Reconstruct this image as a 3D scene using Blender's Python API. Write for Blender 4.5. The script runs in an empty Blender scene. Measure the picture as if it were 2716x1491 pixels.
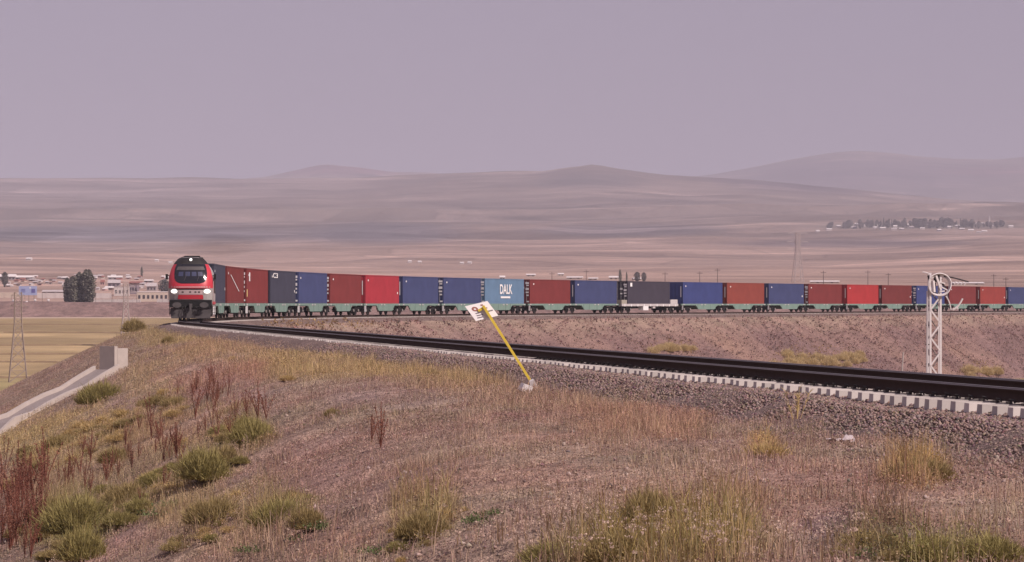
import bpy, bmesh, math, random
import numpy as np
from mathutils import Vector, Matrix

random.seed(7)
rng = np.random.default_rng(11)
SC = bpy.context.scene
COL = SC.collection
R = math.radians

# ------------------------------------------------------------------ camera, world, sun, exposure
F_PX, Y_HOR, CAM_H = 7687.0, 808.0, 1.066          # focal length and horizon row of the 2716 x 1491 photograph; metres above rail head
cam_d = bpy.data.cameras.new('camera')
cam_d.sensor_width = 36.0
cam_d.lens = F_PX / 2716.0 * 36.0
cam_d.clip_start = 0.5
cam_d.clip_end = 60000.0
cam = bpy.data.objects.new('camera', cam_d)
COL.objects.link(cam)
cam.location = (0, 0, CAM_H)
cam.rotation_euler = (R(90) + math.atan((Y_HOR - 745.5) / F_PX), 0, 0)
SC.camera = cam

SUN_AZ = Vector((0.80, -0.60, 0)).normalized()      # plan direction towards the sun
SUN_EL = R(42)
world = bpy.data.worlds.new('World')
SC.world = world
world.use_nodes = True
wn = world.node_tree
wn.nodes.clear()
w_out = wn.nodes.new('ShaderNodeOutputWorld')
w_bg = wn.nodes.new('ShaderNodeBackground')
w_sky = wn.nodes.new('ShaderNodeTexSky')
w_sky.sky_type = 'NISHITA'
w_sky.sun_disc = False
w_sky.sun_elevation = SUN_EL
w_sky.sun_rotation = math.atan2(SUN_AZ.x, SUN_AZ.y)
w_sky.altitude = 1700
w_sky.air_density = 1.0
w_sky.dust_density = 6.0
w_sky.ozone_density = 1.0
w_mix = wn.nodes.new('ShaderNodeMix')
w_mix.data_type = 'RGBA'
w_mix.inputs[0].default_value = 0.86                # dusty, almost even sky
w_mix.inputs[7].default_value = (3.98, 3.26, 4.30, 1)
wn.links.new(w_sky.outputs[0], w_mix.inputs[6])
wn.links.new(w_mix.outputs[2], w_bg.inputs[0])
w_bg.inputs[1].default_value = 0.09
wn.links.new(w_bg.outputs[0], w_out.inputs[0])

sun_d = bpy.data.lights.new('sun', 'SUN')
sun_d.energy = 5.0
sun_d.angle = R(0.6)
sun_d.color = (1.0, 0.875, 0.80)
sun = bpy.data.objects.new('sun', sun_d)
COL.objects.link(sun)
to_sun = Vector((SUN_AZ.x * math.cos(SUN_EL), SUN_AZ.y * math.cos(SUN_EL), math.sin(SUN_EL)))
sun.rotation_euler = to_sun.to_track_quat('Z', 'Y').to_euler()
sun.location = (60, -30, 60)

SC.view_settings.view_transform = 'Standard'
SC.view_settings.look = 'None'
SC.view_settings.exposure = -0.05
SC.view_settings.gamma = 1.0
SC.view_settings.use_curve_mapping = False
SC.render.engine = 'CYCLES'
SC.cycles.use_denoising = True
SC.cycles.max_bounces = 5
SC.cycles.diffuse_bounces = 2
SC.cycles.volume_bounces = 0
SC.cycles.transparent_max_bounces = 6
SC.cycles.caustics_reflective = False
SC.cycles.caustics_refractive = False

# ------------------------------------------------------------------ the line of the railway in plan
PB, TH1, T1, RAD, TH2 = 14.19, -0.18672, 174.29, 301.71, 0.51484
ARC = RAD * (TH2 - TH1)
X1, Y1 = PB + math.sin(TH1) * T1, math.cos(TH1) * T1
CX, CY = X1 + RAD * math.cos(TH1), Y1 - RAD * math.sin(TH1)      # centre of the curve
X2, Y2 = X1 + RAD * (math.cos(TH1) - math.cos(TH2)), Y1 + RAD * (math.sin(TH2) - math.sin(TH1))

def path(t):
    t = np.asarray(t, float)
    a = np.clip((t - T1) / RAD, 0, TH2 - TH1)
    th = TH1 + a
    x = X1 + RAD * (math.cos(TH1) - np.cos(th)) + np.sin(th) * np.maximum(t - T1 - ARC, 0) + np.sin(th) * np.minimum(t - T1, 0)
    y = Y1 + RAD * (np.sin(th) - math.sin(TH1)) + np.cos(th) * np.maximum(t - T1 - ARC, 0) + np.cos(th) * np.minimum(t - T1, 0)
    return x, y, th

def tu(t, u):
    """along-track distance, offset to the right -> plan position"""
    x, y, th = path(t)
    return x + u * np.cos(th), y - u * np.sin(th)

def inv(X, Y):
    X = np.asarray(X, float); Y = np.asarray(Y, float)
    ta = (X - PB) * math.sin(TH1) + Y * math.cos(TH1)
    ua = (X - PB) * math.cos(TH1) - Y * math.sin(TH1)
    da = np.where(ta <= T1, np.abs(ua), 1e6)
    tc = (X - X2) * math.sin(TH2) + (Y - Y2) * math.cos(TH2)
    uc = (X - X2) * math.cos(TH2) - (Y - Y2) * math.sin(TH2)
    dc = np.where(tc >= 0, np.abs(uc), 1e6)
    rx, ry = X - CX, Y - CY
    th = np.arctan2(ry, -rx)
    ub = RAD - np.hypot(rx, ry)
    db = np.where((th > TH1) & (th < TH2), np.abs(ub), 1e6)
    k = np.argmin(np.stack([da, db, dc]), 0)
    t = np.choose(k, [ta, T1 + (th - TH1) * RAD, T1 + ARC + tc])
    u = np.choose(k, [ua, ub, uc])
    return t, u

# ------------------------------------------------------------------ value noise
def _h(ix, iy, s):
    n = (ix * 374761393 + iy * 668265263 + s * 974634777) & 0x7fffffff
    n = ((n ^ (n >> 13)) * 1274126177) & 0x7fffffff
    return ((n ^ (n >> 16)) & 0xffff) / 65535.0

def vnoise(x, y, s=0):
    x = np.asarray(x, float); y = np.asarray(y, float)
    ix = np.floor(x).astype(np.int64); iy = np.floor(y).astype(np.int64)
    fx = x - ix; fy = y - iy
    fx = fx * fx * (3 - 2 * fx); fy = fy * fy * (3 - 2 * fy)
    a = _h(ix, iy, s) * (1 - fx) + _h(ix + 1, iy, s) * fx
    b = _h(ix, iy + 1, s) * (1 - fx) + _h(ix + 1, iy + 1, s) * fx
    return (a * (1 - fy) + b * fy) * 2 - 1

def fbm(x, y, s=0, o=4):
    v = 0; a = 1.0; n = 0
    for k in range(o):
        v = v + a * vnoise(x * 2 ** k, y * 2 ** k, s + k); n += a; a *= 0.5
    return v / n

def sp(x, k):
    return k * np.logaddexp(0, x / k)

# ------------------------------------------------------------------ heights
def emb(t, u):
    t = np.asarray(t, float); u = np.asarray(u, float)
    w = -u
    wc = np.interp(t, [-40, 0, 20, 50, 80, 107, 150, 200, 260], [15.5, 13.6, 10.4, 7.2, 6.2, 5.6, 4.6, 4.0, 4.0])
    soft = sp(w - wc, 0.8)
    wt = t * 0.75 + 0.10 * w + 0.25 * vnoise(t * 0.4, w * 0.3, 33)
    rill = (vnoise(t * 0.55 + 0.12 * w, w * 0.06, 31) * 0.12 - 0.26 * np.exp(-(vnoise(wt, w * 0.05, 34) / 0.09) ** 2)
            - 0.13 * np.exp(-(vnoise(wt * 2.6, w * 0.10, 35) / 0.16) ** 2) + 0.05) * np.clip((w - wc + 3.4) / 3.4, 0, 1)
    nz = fbm(t * 0.5, u * 0.5, 5, 4) * 0.06
    zl = -0.62 - 0.02 * (w - 3) - 0.47 * soft + rill + nz * np.clip((w - 2.9) / 1.0, 0, 1)
    rr = (vnoise(t * 0.3 + 0.1 * u, u * 0.05, 41) * 0.35 + vnoise(t * 0.8 + 0.15 * u, u * 0.08, 42) * 0.22
          - 0.35 * np.exp(-(vnoise(t * 0.55 + 0.12 * u, u * 0.06, 43) / 0.14) ** 2)) * np.clip((u - 4) / 3, 0, 1)
    zr = -0.62 - 0.58 * sp(u - 3.7, 0.4) + rr + nz * np.clip((u - 3) / 1, 0, 1)
    return np.where(u < 0, zl, zr)

RIM = [(-3000, 482), (0, 480), (300, 478), (600, 481), (1000, 486), (1200, 481), (1340, 477), (1440, 475), (1500, 463), (1570, 453), (1650, 463),
       (1740, 475), (1850, 479), (2000, 487), (2200, 510), (2400, 533), (2716, 550), (3200, 560), (6000, 560)]
RA = [(-3000, 560), (200, 520), (500, 484), (620, 478), (700, 470), (780, 453), (840, 440), (865, 437), (900, 441), (960, 447), (1040, 458), (1140, 459),
      (1250, 470), (1360, 479), (1500, 490), (1700, 520), (6000, 560)]
RC = [(-3000, 560), (1400, 520), (1600, 488), (1800, 475), (1900, 463), (2000, 445), (2100, 425), (2200, 408), (2270, 402), (2350, 407), (2440, 417),
      (2540, 425), (2640, 427), (2716, 421), (2900, 410), (3300, 420), (6000, 560)]

def smoothstep(a, b, x):
    x = np.clip((x - a) / (b - a), 0, 1)
    return x * x * (3 - 2 * x)

def zpx(y, Y):
    return CAM_H + (Y_HOR - y) * Y / F_PX

def ridge(X, Y, pts, Y0):
    a = np.array(pts, float)
    return np.interp(X, (a[:, 0] - 1358) / F_PX * Y0, zpx(a[:, 1], Y0))

def plain(X, Y):
    X = np.asarray(X, float); Y = np.asarray(Y, float)
    floor = -14 + 4 * smoothstep(-40, 0, X) * (1 - smoothstep(420, 620, Y))
    z = np.interp(Y, [-500, 600, 820, 1000, 1030, 1300, 1600, 2600, 4000, 6000], [-14, -14, -8.5, -2.2, 1.4, 8.5, 16.3, 41, 88.5, 192])
    z = np.where(Y < 600, floor, z)
    rim = ridge(X * 9000 / np.maximum(Y, 4000), Y, RIM, 9000.0)
    k = smoothstep(5200, 9000, Y)
    far = 192 + (rim - 192) * smoothstep(5600, 9000, Y) ** 0.8
    z = np.where(Y > 5600, far, z)
    z = np.where(Y > 9000, rim - 130 * smoothstep(9000, 10600, Y), z)
    for pts, Y0, sg in ((RA, 12500.0, 1300.0), (RC, 13800.0, 1700.0)):
        zr = ridge(X * Y0 / np.maximum(Y, 4000), Y, pts, Y0)
        z = np.maximum(z, np.where(Y > 9200, z + (zr - z) * np.exp(-((Y - Y0) / sg) ** 2), z))
    amp = smoothstep(1200, 3500, Y) * (1 - 0.8 * np.exp(-((Y - 9000) / 500.0) ** 2)) * (1 - 0.75 * smoothstep(10500, 12000, Y))
    z = z + amp * (fbm(X / 900.0, Y / 1500.0, 3, 4) * 24 + fbm(X / 260.0, Y / 420.0, 9, 3) * 9)
    return z

def ground(X, Y):
    t, u = inv(X, Y)
    e = np.where(np.abs(u) < 60, emb(t, u), -99)
    return np.maximum(e, plain(X, Y))

def at(px, py, ymin=14.0, ymax=9000.0):
    """where the line of sight through a photograph pixel meets the ground"""
    Y = np.concatenate([np.arange(ymin, 700, 0.25), np.geomspace(700, ymax, 1500)])
    Y = Y[Y >= ymin]
    X = (px - 1358) / F_PX * Y
    zr = CAM_H - (py - Y_HOR) / F_PX * Y
    hit = np.nonzero(zr <= ground(X, Y))[0]
    i = hit[0] if len(hit) else len(Y) - 1
    return Vector((float(X[i]), float(Y[i]), float(ground(X[i], Y[i]))))

# ------------------------------------------------------------------ materials
MATS = {}
def new_mat(name):
    m = bpy.data.materials.new(name)
    m.use_nodes = True
    nt = m.node_tree
    return m, nt, nt.nodes['Principled BSDF']

def mat(name, col, rough=0.7, var=0.12, scale=3.0, metal=0.0, bump=0.0, emit=None, spec=0.3):
    if name in MATS:
        return MATS[name]
    m, nt, b = new_mat(name)
    b.inputs['Roughness'].default_value = rough
    b.inputs['Metallic'].default_value = metal
    b.inputs['Specular IOR Level'].default_value = spec
    if var > 0:
        tc = nt.nodes.new('ShaderNodeTexCoord')
        nz = nt.nodes.new('ShaderNodeTexNoise')
        nz.inputs['Scale'].default_value = scale
        nz.inputs['Detail'].default_value = 5
        nt.links.new(tc.outputs['Object'], nz.inputs['Vector'])
        mx = nt.nodes.new('ShaderNodeMix'); mx.data_type = 'RGBA'
        mx.inputs[6].default_value = [c * (1 - var) for c in col] + [1]
        mx.inputs[7].default_value = [min(1, c * (1 + var)) for c in col] + [1]
        nt.links.new(nz.outputs['Fac'], mx.inputs[0])
        nt.links.new(mx.outputs[2], b.inputs['Base Color'])
        if bump > 0:
            bp = nt.nodes.new('ShaderNodeBump')
            bp.inputs['Strength'].default_value = bump
            nt.links.new(nz.outputs['Fac'], bp.inputs['Height'])
            nt.links.new(bp.outputs[0], b.inputs['Normal'])
    else:
        b.inputs['Base Color'].default_value = list(col) + [1]
    if emit:
        b.inputs['Emission Color'].default_value = list(emit[0]) + [1]
        b.inputs['Emission Strength'].default_value = emit[1]
    MATS[name] = m
    return m

def attr_mat(name, rough=0.9, noise=None, bump=0.0, trans=0.0):
    """colour from the mesh's own colour attribute, with a fine grain"""
    m, nt, b = new_mat(name)
    b.inputs['Roughness'].default_value = rough
    b.inputs['Specular IOR Level'].default_value = 0.12
    at_ = nt.nodes.new('ShaderNodeAttribute'); at_.attribute_name = 'Col'
    src = at_.outputs['Color']
    if noise:
        g = nt.nodes.new('ShaderNodeNewGeometry')
        prev = src
        hts = []
        for sc_, lo, hi in noise:
            nz = nt.nodes.new('ShaderNodeTexNoise'); nz.inputs['Scale'].default_value = sc_; nz.inputs['Detail'].default_value = 4
            nt.links.new(g.outputs['Position'], nz.inputs['Vector'])
            mr = nt.nodes.new('ShaderNodeMapRange')
            mr.inputs['From Min'].default_value = 0.3; mr.inputs['From Max'].default_value = 0.7
            mr.inputs['To Min'].default_value = lo; mr.inputs['To Max'].default_value = hi
            nt.links.new(nz.outputs['Fac'], mr.inputs[0])
            mx = nt.nodes.new('ShaderNodeVectorMath'); mx.operation = 'SCALE'
            nt.links.new(prev, mx.inputs[0]); nt.links.new(mr.outputs[0], mx.inputs['Scale'])
            prev = mx.outputs[0]; hts.append(nz)
        src = prev
        if bump > 0:
            bp = nt.nodes.new('ShaderNodeBump'); bp.inputs['Strength'].default_value = bump; bp.inputs['Distance'].default_value = 0.05
            nt.links.new(hts[-1].outputs['Fac'], bp.inputs['Height'])
            nt.links.new(bp.outputs[0], b.inputs['Normal'])
    nt.links.new(src, b.inputs['Base Color'])
    if trans > 0:
        tr_ = nt.nodes.new('ShaderNodeBsdfTranslucent'); mx_ = nt.nodes.new('ShaderNodeMixShader'); mx_.inputs[0].default_value = trans
        nt.links.new(src, tr_.inputs['Color']); nt.links.new(b.outputs[0], mx_.inputs[1]); nt.links.new(tr_.outputs[0], mx_.inputs[2])
        nt.links.new(mx_.outputs[0], nt.nodes['Material Output'].inputs['Surface'])
    MATS[name] = m
    return m

# ------------------------------------------------------------------ mesh helpers
def link(o, parent=None):
    COL.objects.link(o)
    if parent is not None:
        o.parent = parent
    return o

def np_mesh(name, V, Fc, col=None, smooth=False):
    """V (n,3); Fc (m,3) or (m,4) or a list of such arrays"""
    V = np.ascontiguousarray(V, np.float32)
    if not isinstance(Fc, list):
        Fc = [Fc]
    me = bpy.data.meshes.new(name)
    me.vertices.add(len(V)); me.vertices.foreach_set('co', V.ravel())
    idx = np.concatenate([f.ravel() for f in Fc]).astype(np.int32)
    cnt = np.concatenate([np.full(len(f), f.shape[1], np.int32) for f in Fc])
    st = np.concatenate([[0], np.cumsum(cnt)[:-1]]).astype(np.int32)
    me.loops.add(len(idx)); me.loops.foreach_set('vertex_index', idx)
    me.polygons.add(len(cnt)); me.polygons.foreach_set('loop_start', st)
    if smooth:
        me.polygons.foreach_set('use_smooth', np.ones(len(cnt), bool))
    me.update(calc_edges=True)
    if col is not None:
        a = me.color_attributes.new('Col', 'FLOAT_COLOR', 'POINT')
        c = np.ones((len(V), 4), np.float32); c[:, :3] = col
        a.data.foreach_set('color', c.ravel())
    return me

def np_obj(name, V, Fc, m, parent=None, col=None, smooth=False):
    me = np_mesh(name, V, Fc, col, smooth)
    me.materials.append(MATS[m] if isinstance(m, str) else m)
    return link(bpy.data.objects.new(name, me), parent)

def grid_faces(n, m):
    i = np.arange(n - 1)[:, None] * m + np.arange(m - 1)[None, :]
    return np.stack([i, i + 1, i + m + 1, i + m], -1).reshape(-1, 4)

class MB:
    """collects simple shapes that make ONE part"""
    def __init__(self):
        self.v = []; self.f = []
    def add(self, vs, fs):
        k = len(self.v)
        self.v += [tuple(p) for p in vs]
        self.f += [tuple(i + k for i in f) for f in fs]
        return self
    def box(self, c, s, rz=0.0, M=None, taper=1.0):
        x, y, z = s[0] / 2, s[1] / 2, s[2] / 2
        P = [(-x, -y, -z), (x, -y, -z), (x, y, -z), (-x, y, -z), (-x * taper, -y * taper, z), (x * taper, -y * taper, z), (x * taper, y * taper, z), (-x * taper, y * taper, z)]
        T = Matrix.Translation(c) @ (M if M is not None else Matrix.Rotation(rz, 4, 'Z'))
        return self.add([T @ Vector(p) for p in P], [(0, 3, 2, 1), (4, 5, 6, 7), (0, 1, 5, 4), (1, 2, 6, 5), (2, 3, 7, 6), (3, 0, 4, 7)])
    def prism(self, poly, a0, a1, axis='x'):
        """polygon (two coordinates) pushed along one axis"""
        n = len(poly)
        def p(q, a):
            return {'x': (a, q[0], q[1]), 'y': (q[0], a, q[1]), 'z': (q[0], q[1], a)}[axis]
        vs = [p(q, a0) for q in poly] + [p(q, a1) for q in poly]
        fs = [tuple(range(n))[::-1], tuple(range(n, 2 * n))] + [(i, (i + 1) % n, n + (i + 1) % n, n + i) for i in range(n)]
        return self.add(vs, fs)
    def tube(self, pts, r, n=6, r1=None, cap=True):
        pts = [Vector(p) for p in pts]
        m = len(pts)
        vs = []; fs = []
        for i, p in enumerate(pts):
            d = (pts[min(i + 1, m - 1)] - pts[max(i - 1, 0)]).normalized()
            a = d.cross(Vector((0.13, 0.27, 1)))
            if a.length < 1e-3:
                a = d.cross(Vector((1, 0, 0)))
            a.normalize(); b = d.cross(a)
            rr = r if r1 is None else r + (r1 - r) * i / max(1, m - 1)
            for k in range(n):
                th = 2 * math.pi * k / n
                vs.append(p + (a * math.cos(th) + b * math.sin(th)) * rr)
        for i in range(m - 1):
            for k in range(n):
                fs.append((i * n + k, i * n + (k + 1) % n, (i + 1) * n + (k + 1) % n, (i + 1) * n + k))
        if cap:
            fs.append(tuple(range(n))[::-1]); fs.append(tuple((m - 1) * n + k for k in range(n)))
        return self.add(vs, fs)
    def bar(self, p, q, w, h=None):
        """square bar between two points"""
        p = Vector(p); q = Vector(q); d = q - p
        M = d.to_track_quat('Z', 'Y').to_matrix().to_4x4()
        return self.box((p + q) / 2, (w, h or w, d.length), M=M)
    def build(self, name, m, parent=None, smooth=False, loc=None, rz=None):
        me = bpy.data.meshes.new(name)
        me.from_pydata(self.v, [], self.f)
        me.update()
        bm = bmesh.new(); bm.from_mesh(me); bmesh.ops.recalc_face_normals(bm, faces=bm.faces); bm.to_mesh(me); bm.free()
        if smooth:
            for p in me.polygons: p.use_smooth = True
        me.materials.append(MATS[m] if isinstance(m, str) else m)
        o = link(bpy.data.objects.new(name, me), parent)
        if loc is not None: o.location = loc
        if rz is not None: o.rotation_euler.z = rz
        return o

def tag(o, label=None, cat=None, group=None, kind=None):
    if label: o['label'] = label
    if cat: o['category'] = cat
    if group: o['group'] = group
    if kind: o['kind'] = kind
    return o

def empty(name, loc, rz=0.0):
    o = bpy.data.objects.new(name, None)
    o.empty_display_size = 0.3
    COL.objects.link(o)
    o.location = loc
    o.rotation_euler.z = rz
    return o

def inst(name, me, parent, loc=(0, 0, 0), rz=0.0, m=None, scale=None):
    o = bpy.data.objects.new(name, me)
    link(o, parent)
    o.location = loc; o.rotation_euler.z = rz
    if scale: o.scale = scale
    if m is not None:
        o.material_slots[0].link = 'OBJECT'
        o.material_slots[0].material = MATS[m] if isinstance(m, str) else m
    return o

def copy_tree(o, parent=None):
    c = o.copy(); COL.objects.link(c); c.parent = parent
    for ch in o.children:
        copy_tree(ch, c)
    return c

ORD = ['first', 'second', 'third', 'fourth', 'fifth', 'sixth', 'seventh', 'eighth', 'ninth', 'tenth', 'eleventh', 'twelfth', 'thirteenth', 'fourteenth',
       'fifteenth', 'sixteenth', 'seventeenth', 'eighteenth', 'nineteenth', 'twentieth', 'twenty-first', 'twenty-second', 'twenty-third', 'twenty-fourth']

# ------------------------------------------------------------------ what grows where on the near bank (places given as they lie in view from the footpath)
BASE = np.array((0.312, 0.218, 0.176))
PATCH = [  # x, y, rx, ry, colour, strength, kind: 0 low, 1 straw, 2 green
    (900, 975, 330, 42, (0.30, 0.200, 0.090), 0.95, 1), (1190, 1010, 170, 42, (0.30, 0.195, 0.090), 0.95, 1), (560, 935, 170, 42, (0.30, 0.190, 0.095), 0.8, 1),
    (420, 890, 110, 30, (0.27, 0.190, 0.085), 0.9, 1), (1720, 1130, 190, 44, (0.30, 0.160, 0.095), 0.55, 1), (1400, 1065, 170, 40, (0.28, 0.160, 0.105), 0.5, 1),
    (2030, 1190, 56, 26, (0.38, 0.235, 0.075), 1.0, 1), (2430, 1250, 85, 48, (0.29, 0.195, 0.070), 0.85, 2), (1750, 1420, 260, 110, (0.20, 0.150, 0.060), 0.95, 2),
    (1500, 1470, 200, 60, (0.19, 0.140, 0.065), 0.8, 2), (2560, 1475, 190, 45, (0.19, 0.170, 0.055), 1.0, 2), (2330, 1430, 120, 60, (0.12, 0.100, 0.050), 0.8, 2),
    (260, 1150, 300, 70, (0.30, 0.205, 0.095), 0.95, 1), (120, 1190, 180, 60, (0.31, 0.215, 0.100), 0.9, 1), (420, 1010, 110, 60, (0.29, 0.195, 0.105), 0.8, 1), (200, 1390, 130, 80, (0.18, 0.160, 0.050), 0.9, 2),
    (520, 1250, 110, 55, (0.19, 0.155, 0.055), 0.8, 2), (650, 1150, 90, 60, (0.19, 0.150, 0.055), 0.8, 2), (450, 1340, 170, 60, (0.24, 0.165, 0.075), 0.7, 1),
    (740, 1370, 110, 55, (0.19, 0.155, 0.060), 0.8, 2), (1130, 1370, 90, 70, (0.20, 0.150, 0.060), 0.8, 2), (440, 1150, 180, 50, (0.25, 0.130, 0.095), 0.6, 0),
    (570, 1010, 130, 55, (0.27, 0.130, 0.110), 0.7, 0), (980, 1050, 260, 36, (0.235, 0.150, 0.130), 0.7, 0), (900, 1220, 230, 110, (0.225, 0.118, 0.092), 0.7, 0),
    (1500, 1250, 330, 90, (0.245, 0.125, 0.088), 0.5, 0), (2250, 1340, 330, 70, (0.235, 0.122, 0.085), 0.6, 0), (2200, 1400, 70, 30, (0.16, 0.105, 0.115), 0.6, 0),
    (60, 1330, 110, 90, (0.23, 0.120, 0.085), 0.5, 1), (330, 930, 120, 50, (0.24, 0.155, 0.095), 0.5, 0), (350, 1260, 330, 130, (0.25, 0.165, 0.085), 0.6, 1), (640, 1420, 150, 70, (0.25, 0.155, 0.085), 0.6, 1),
    (880, 1430, 160, 60, (0.27, 0.145, 0.100), 0.6, 0),
]

def project(X, Y, Z):
    return 1358 + F_PX * X / Y, Y_HOR + F_PX * (CAM_H - Z) / Y

def cover(X, Y, Z, u):
    """base colour and shares of straw and green cover at a place"""
    px, py = project(X, np.maximum(Y, 5), Z)
    n = len(X)
    c = np.tile(BASE, (n, 1))
    straw = np.zeros(n); green = np.zeros(n); bare = np.zeros(n)
    wob = fbm(X * 0.9, Y * 0.35, 71, 3)
    w2 = fbm(X * 2.1, Y * 1.1, 72, 3)[:, None]; w3 = fbm(X * 0.7, Y * 0.45, 77, 2)[:, None]
    c = c * (1 + 0.38 * w2) * (1 + np.array((-0.02, 0.05, 0.0)) * w3 * 1.6)
    for (cx, cy, rx, ry, col, s, kd) in PATCH:
        d = ((px - cx) / rx) ** 2 + ((py - cy) / ry) ** 2
        g = 0.85 * s * np.clip(1.15 - 0.75 * d + wob * 1.3, 0, 1) ** 1.3
        col = np.array(col) * 1.30 + np.array((0.0, 0.022, 0.034)) * (kd != 2)
        c = c * (1 - g[:, None]) + col * g[:, None]
        if kd == 1: straw = np.maximum(straw, g)
        if kd == 2: green = np.maximum(green, g)
        if kd == 0: bare = np.maximum(bare, g)
    bal = np.clip((2.75 + 1.3 * wob - (-u)) / 0.7, 0, 1) * (u < 0)
    c = c * (1 - bal[:, None]) + np.array((0.200, 0.150, 0.145)) * bal[:, None]
    straw *= 1 - bal; green *= 1 - bal
    return c, straw, green, np.maximum(bal, 0.55 * bare * (1 - straw) * (1 - green))

attr_mat('soil', 0.95, [(0.35, 0.86, 1.14), (2.2, 0.80, 1.2), (9.0, 0.62, 1.38), (34.0, 0.6, 1.4)], 0.9)
attr_mat('plant', 0.85, trans=0.35)

# ------------------------------------------------------------------ the railway bank
ts = np.concatenate([np.arange(-40, 12, 2.0), np.arange(12, 60, 0.16), np.arange(60, 120, 0.24), np.arange(120, 200, 0.6), np.arange(200, 700, 1.6)])
us = np.concatenate([np.arange(-64, -22, 4.0), np.arange(-22, -15, 0.6), np.arange(-15, -2.8, 0.17), np.arange(-2.8, 3.0, 0.5), np.arange(3.0, 8, 0.4), np.arange(8, 40, 1.0)])
TT, UU = np.meshgrid(ts, us, indexing='ij')
XX, YY = tu(TT, UU)
ZZ = emb(TT, UU)
V = np.stack([XX, YY, ZZ], -1).reshape(-1, 3)
c, st_, gr_, bl_ = cover(V[:, 0], V[:, 1], V[:, 2], UU.ravel())
sl = np.clip((UU.ravel() - 4) / 4, 0, 1)[:, None]
nn = fbm(V[:, 0] / 9, V[:, 1] / 14, 17, 3)[:, None]
far_c = np.array((0.215, 0.136, 0.128)) * (1 + 0.30 * nn) + np.array((0.03, 0.02, -0.02)) * np.clip(nn, 0, 1)
c = c * (1 - sl) + far_c * sl
bank = np_obj('railway_bank', V, grid_faces(len(ts), len(us)), 'soil', col=c, smooth=True)
tag(bank, 'dry earth railway embankment with weedy slopes', kind='structure')

# ------------------------------------------------------------------ the plain and the hills
def terrain_material():
    m, nt, b = new_mat('terrain')
    b.inputs['Roughness'].default_value = 0.95
    b.inputs['Specular IOR Level'].default_value = 0.05
    L = nt.links.new
    g = nt.nodes.new('ShaderNodeNewGeometry')
    at_ = nt.nodes.new('ShaderNodeAttribute'); at_.attribute_name = 'Col'
    prev = at_.outputs['Color']
    def mul(fac_socket):
        nonlocal prev
        v = nt.nodes.new('ShaderNodeVectorMath'); v.operation = 'SCALE'
        L(prev, v.inputs[0]); L(fac_socket, v.inputs['Scale']); prev = v.outputs[0]
    def mapped(sx, sy, rz):
        mp = nt.nodes.new('ShaderNodeMapping')
        mp.inputs['Scale'].default_value = (sx, sy, 0); mp.inputs['Rotation'].default_value = (0, 0, rz)
        L(g.outputs['Position'], mp.inputs['Vector']); return mp.outputs[0]
    def rng_(sock, a, b_, lo, hi):
        mr = nt.nodes.new('ShaderNodeMapRange')
        mr.inputs['From Min'].default_value = a; mr.inputs['From Max'].default_value = b_
        mr.inputs['To Min'].default_value = lo; mr.inputs['To Max'].default_value = hi
        L(sock, mr.inputs[0]); return mr.outputs[0]
    for sx, sy, rz, lo, hi in ((1 / 170, 1 / 150, 0.25, 0.82, 1.22), (1 / 420, 1 / 260, -0.2, 0.84, 1.2)):   # ploughed and stubble fields
        vo = nt.nodes.new('ShaderNodeTexVoronoi'); vo.voronoi_dimensions = '2D'; vo.inputs['Scale'].default_value = 1
        L(mapped(sx, sy, rz), vo.inputs['Vector'])
        sep = nt.nodes.new('ShaderNodeSeparateColor'); L(vo.outputs['Color'], sep.inputs[0])
        mul(rng_(sep.outputs[0], 0, 1, lo, hi))
    for sx, sy, lo, hi in ((1 / 700, 1 / 500, 0.8, 1.2), (1 / 60, 1 / 60, 0.86, 1.14), (1 / 9, 1 / 14, 0.88, 1.12)):
        nz = nt.nodes.new('ShaderNodeTexNoise'); nz.inputs['Scale'].default_value = 1; nz.inputs['Detail'].default_value = 5
        L(mapped(sx, sy, 0.3), nz.inputs['Vector'])
        mul(rng_(nz.outputs['Fac'], 0.3, 0.7, lo, hi))
    vo = nt.nodes.new('ShaderNodeTexVoronoi'); vo.voronoi_dimensions = '2D'; vo.feature = 'DISTANCE_TO_EDGE'; vo.inputs['Scale'].default_value = 1
    L(mapped(1 / 170, 1 / 150, 0.25), vo.inputs['Vector'])
    mul(rng_(vo.outputs['Distance'], 0.0, 0.03, 0.80, 1.0))                                              # ditches between the fields
    # pale tracks and stubble strips lying across the far slopes
    nz = nt.nodes.new('ShaderNodeTexNoise'); nz.inputs['Scale'].default_value = 1; nz.inputs['Detail'].default_value = 3
    L(mapped(1 / 900, 1 / 130, -0.12), nz.inputs['Vector'])
    mul(rng_(nz.outputs['Fac'], 0.58, 0.66, 1.0, 1.5))
    for sx_, sy_, a_, hi_ in ((1 / 330, 1 / 45, 0.05, 1.55), (1 / 500, 1 / 90, -0.25, 0.62), (1 / 240, 1 / 200, 0.4, 1.3)):
        nz = nt.nodes.new('ShaderNodeTexNoise'); nz.inputs['Scale'].default_value = 1; nz.inputs['Detail'].default_value = 4
        L(mapped(sx_, sy_, a_), nz.inputs['Vector'])
        mul(rng_(nz.outputs['Fac'], 0.60, 0.70, 1.0, hi_))
    L(prev, b.inputs['Base Color'])
    MATS['terrain'] = m
terrain_material()

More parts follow.
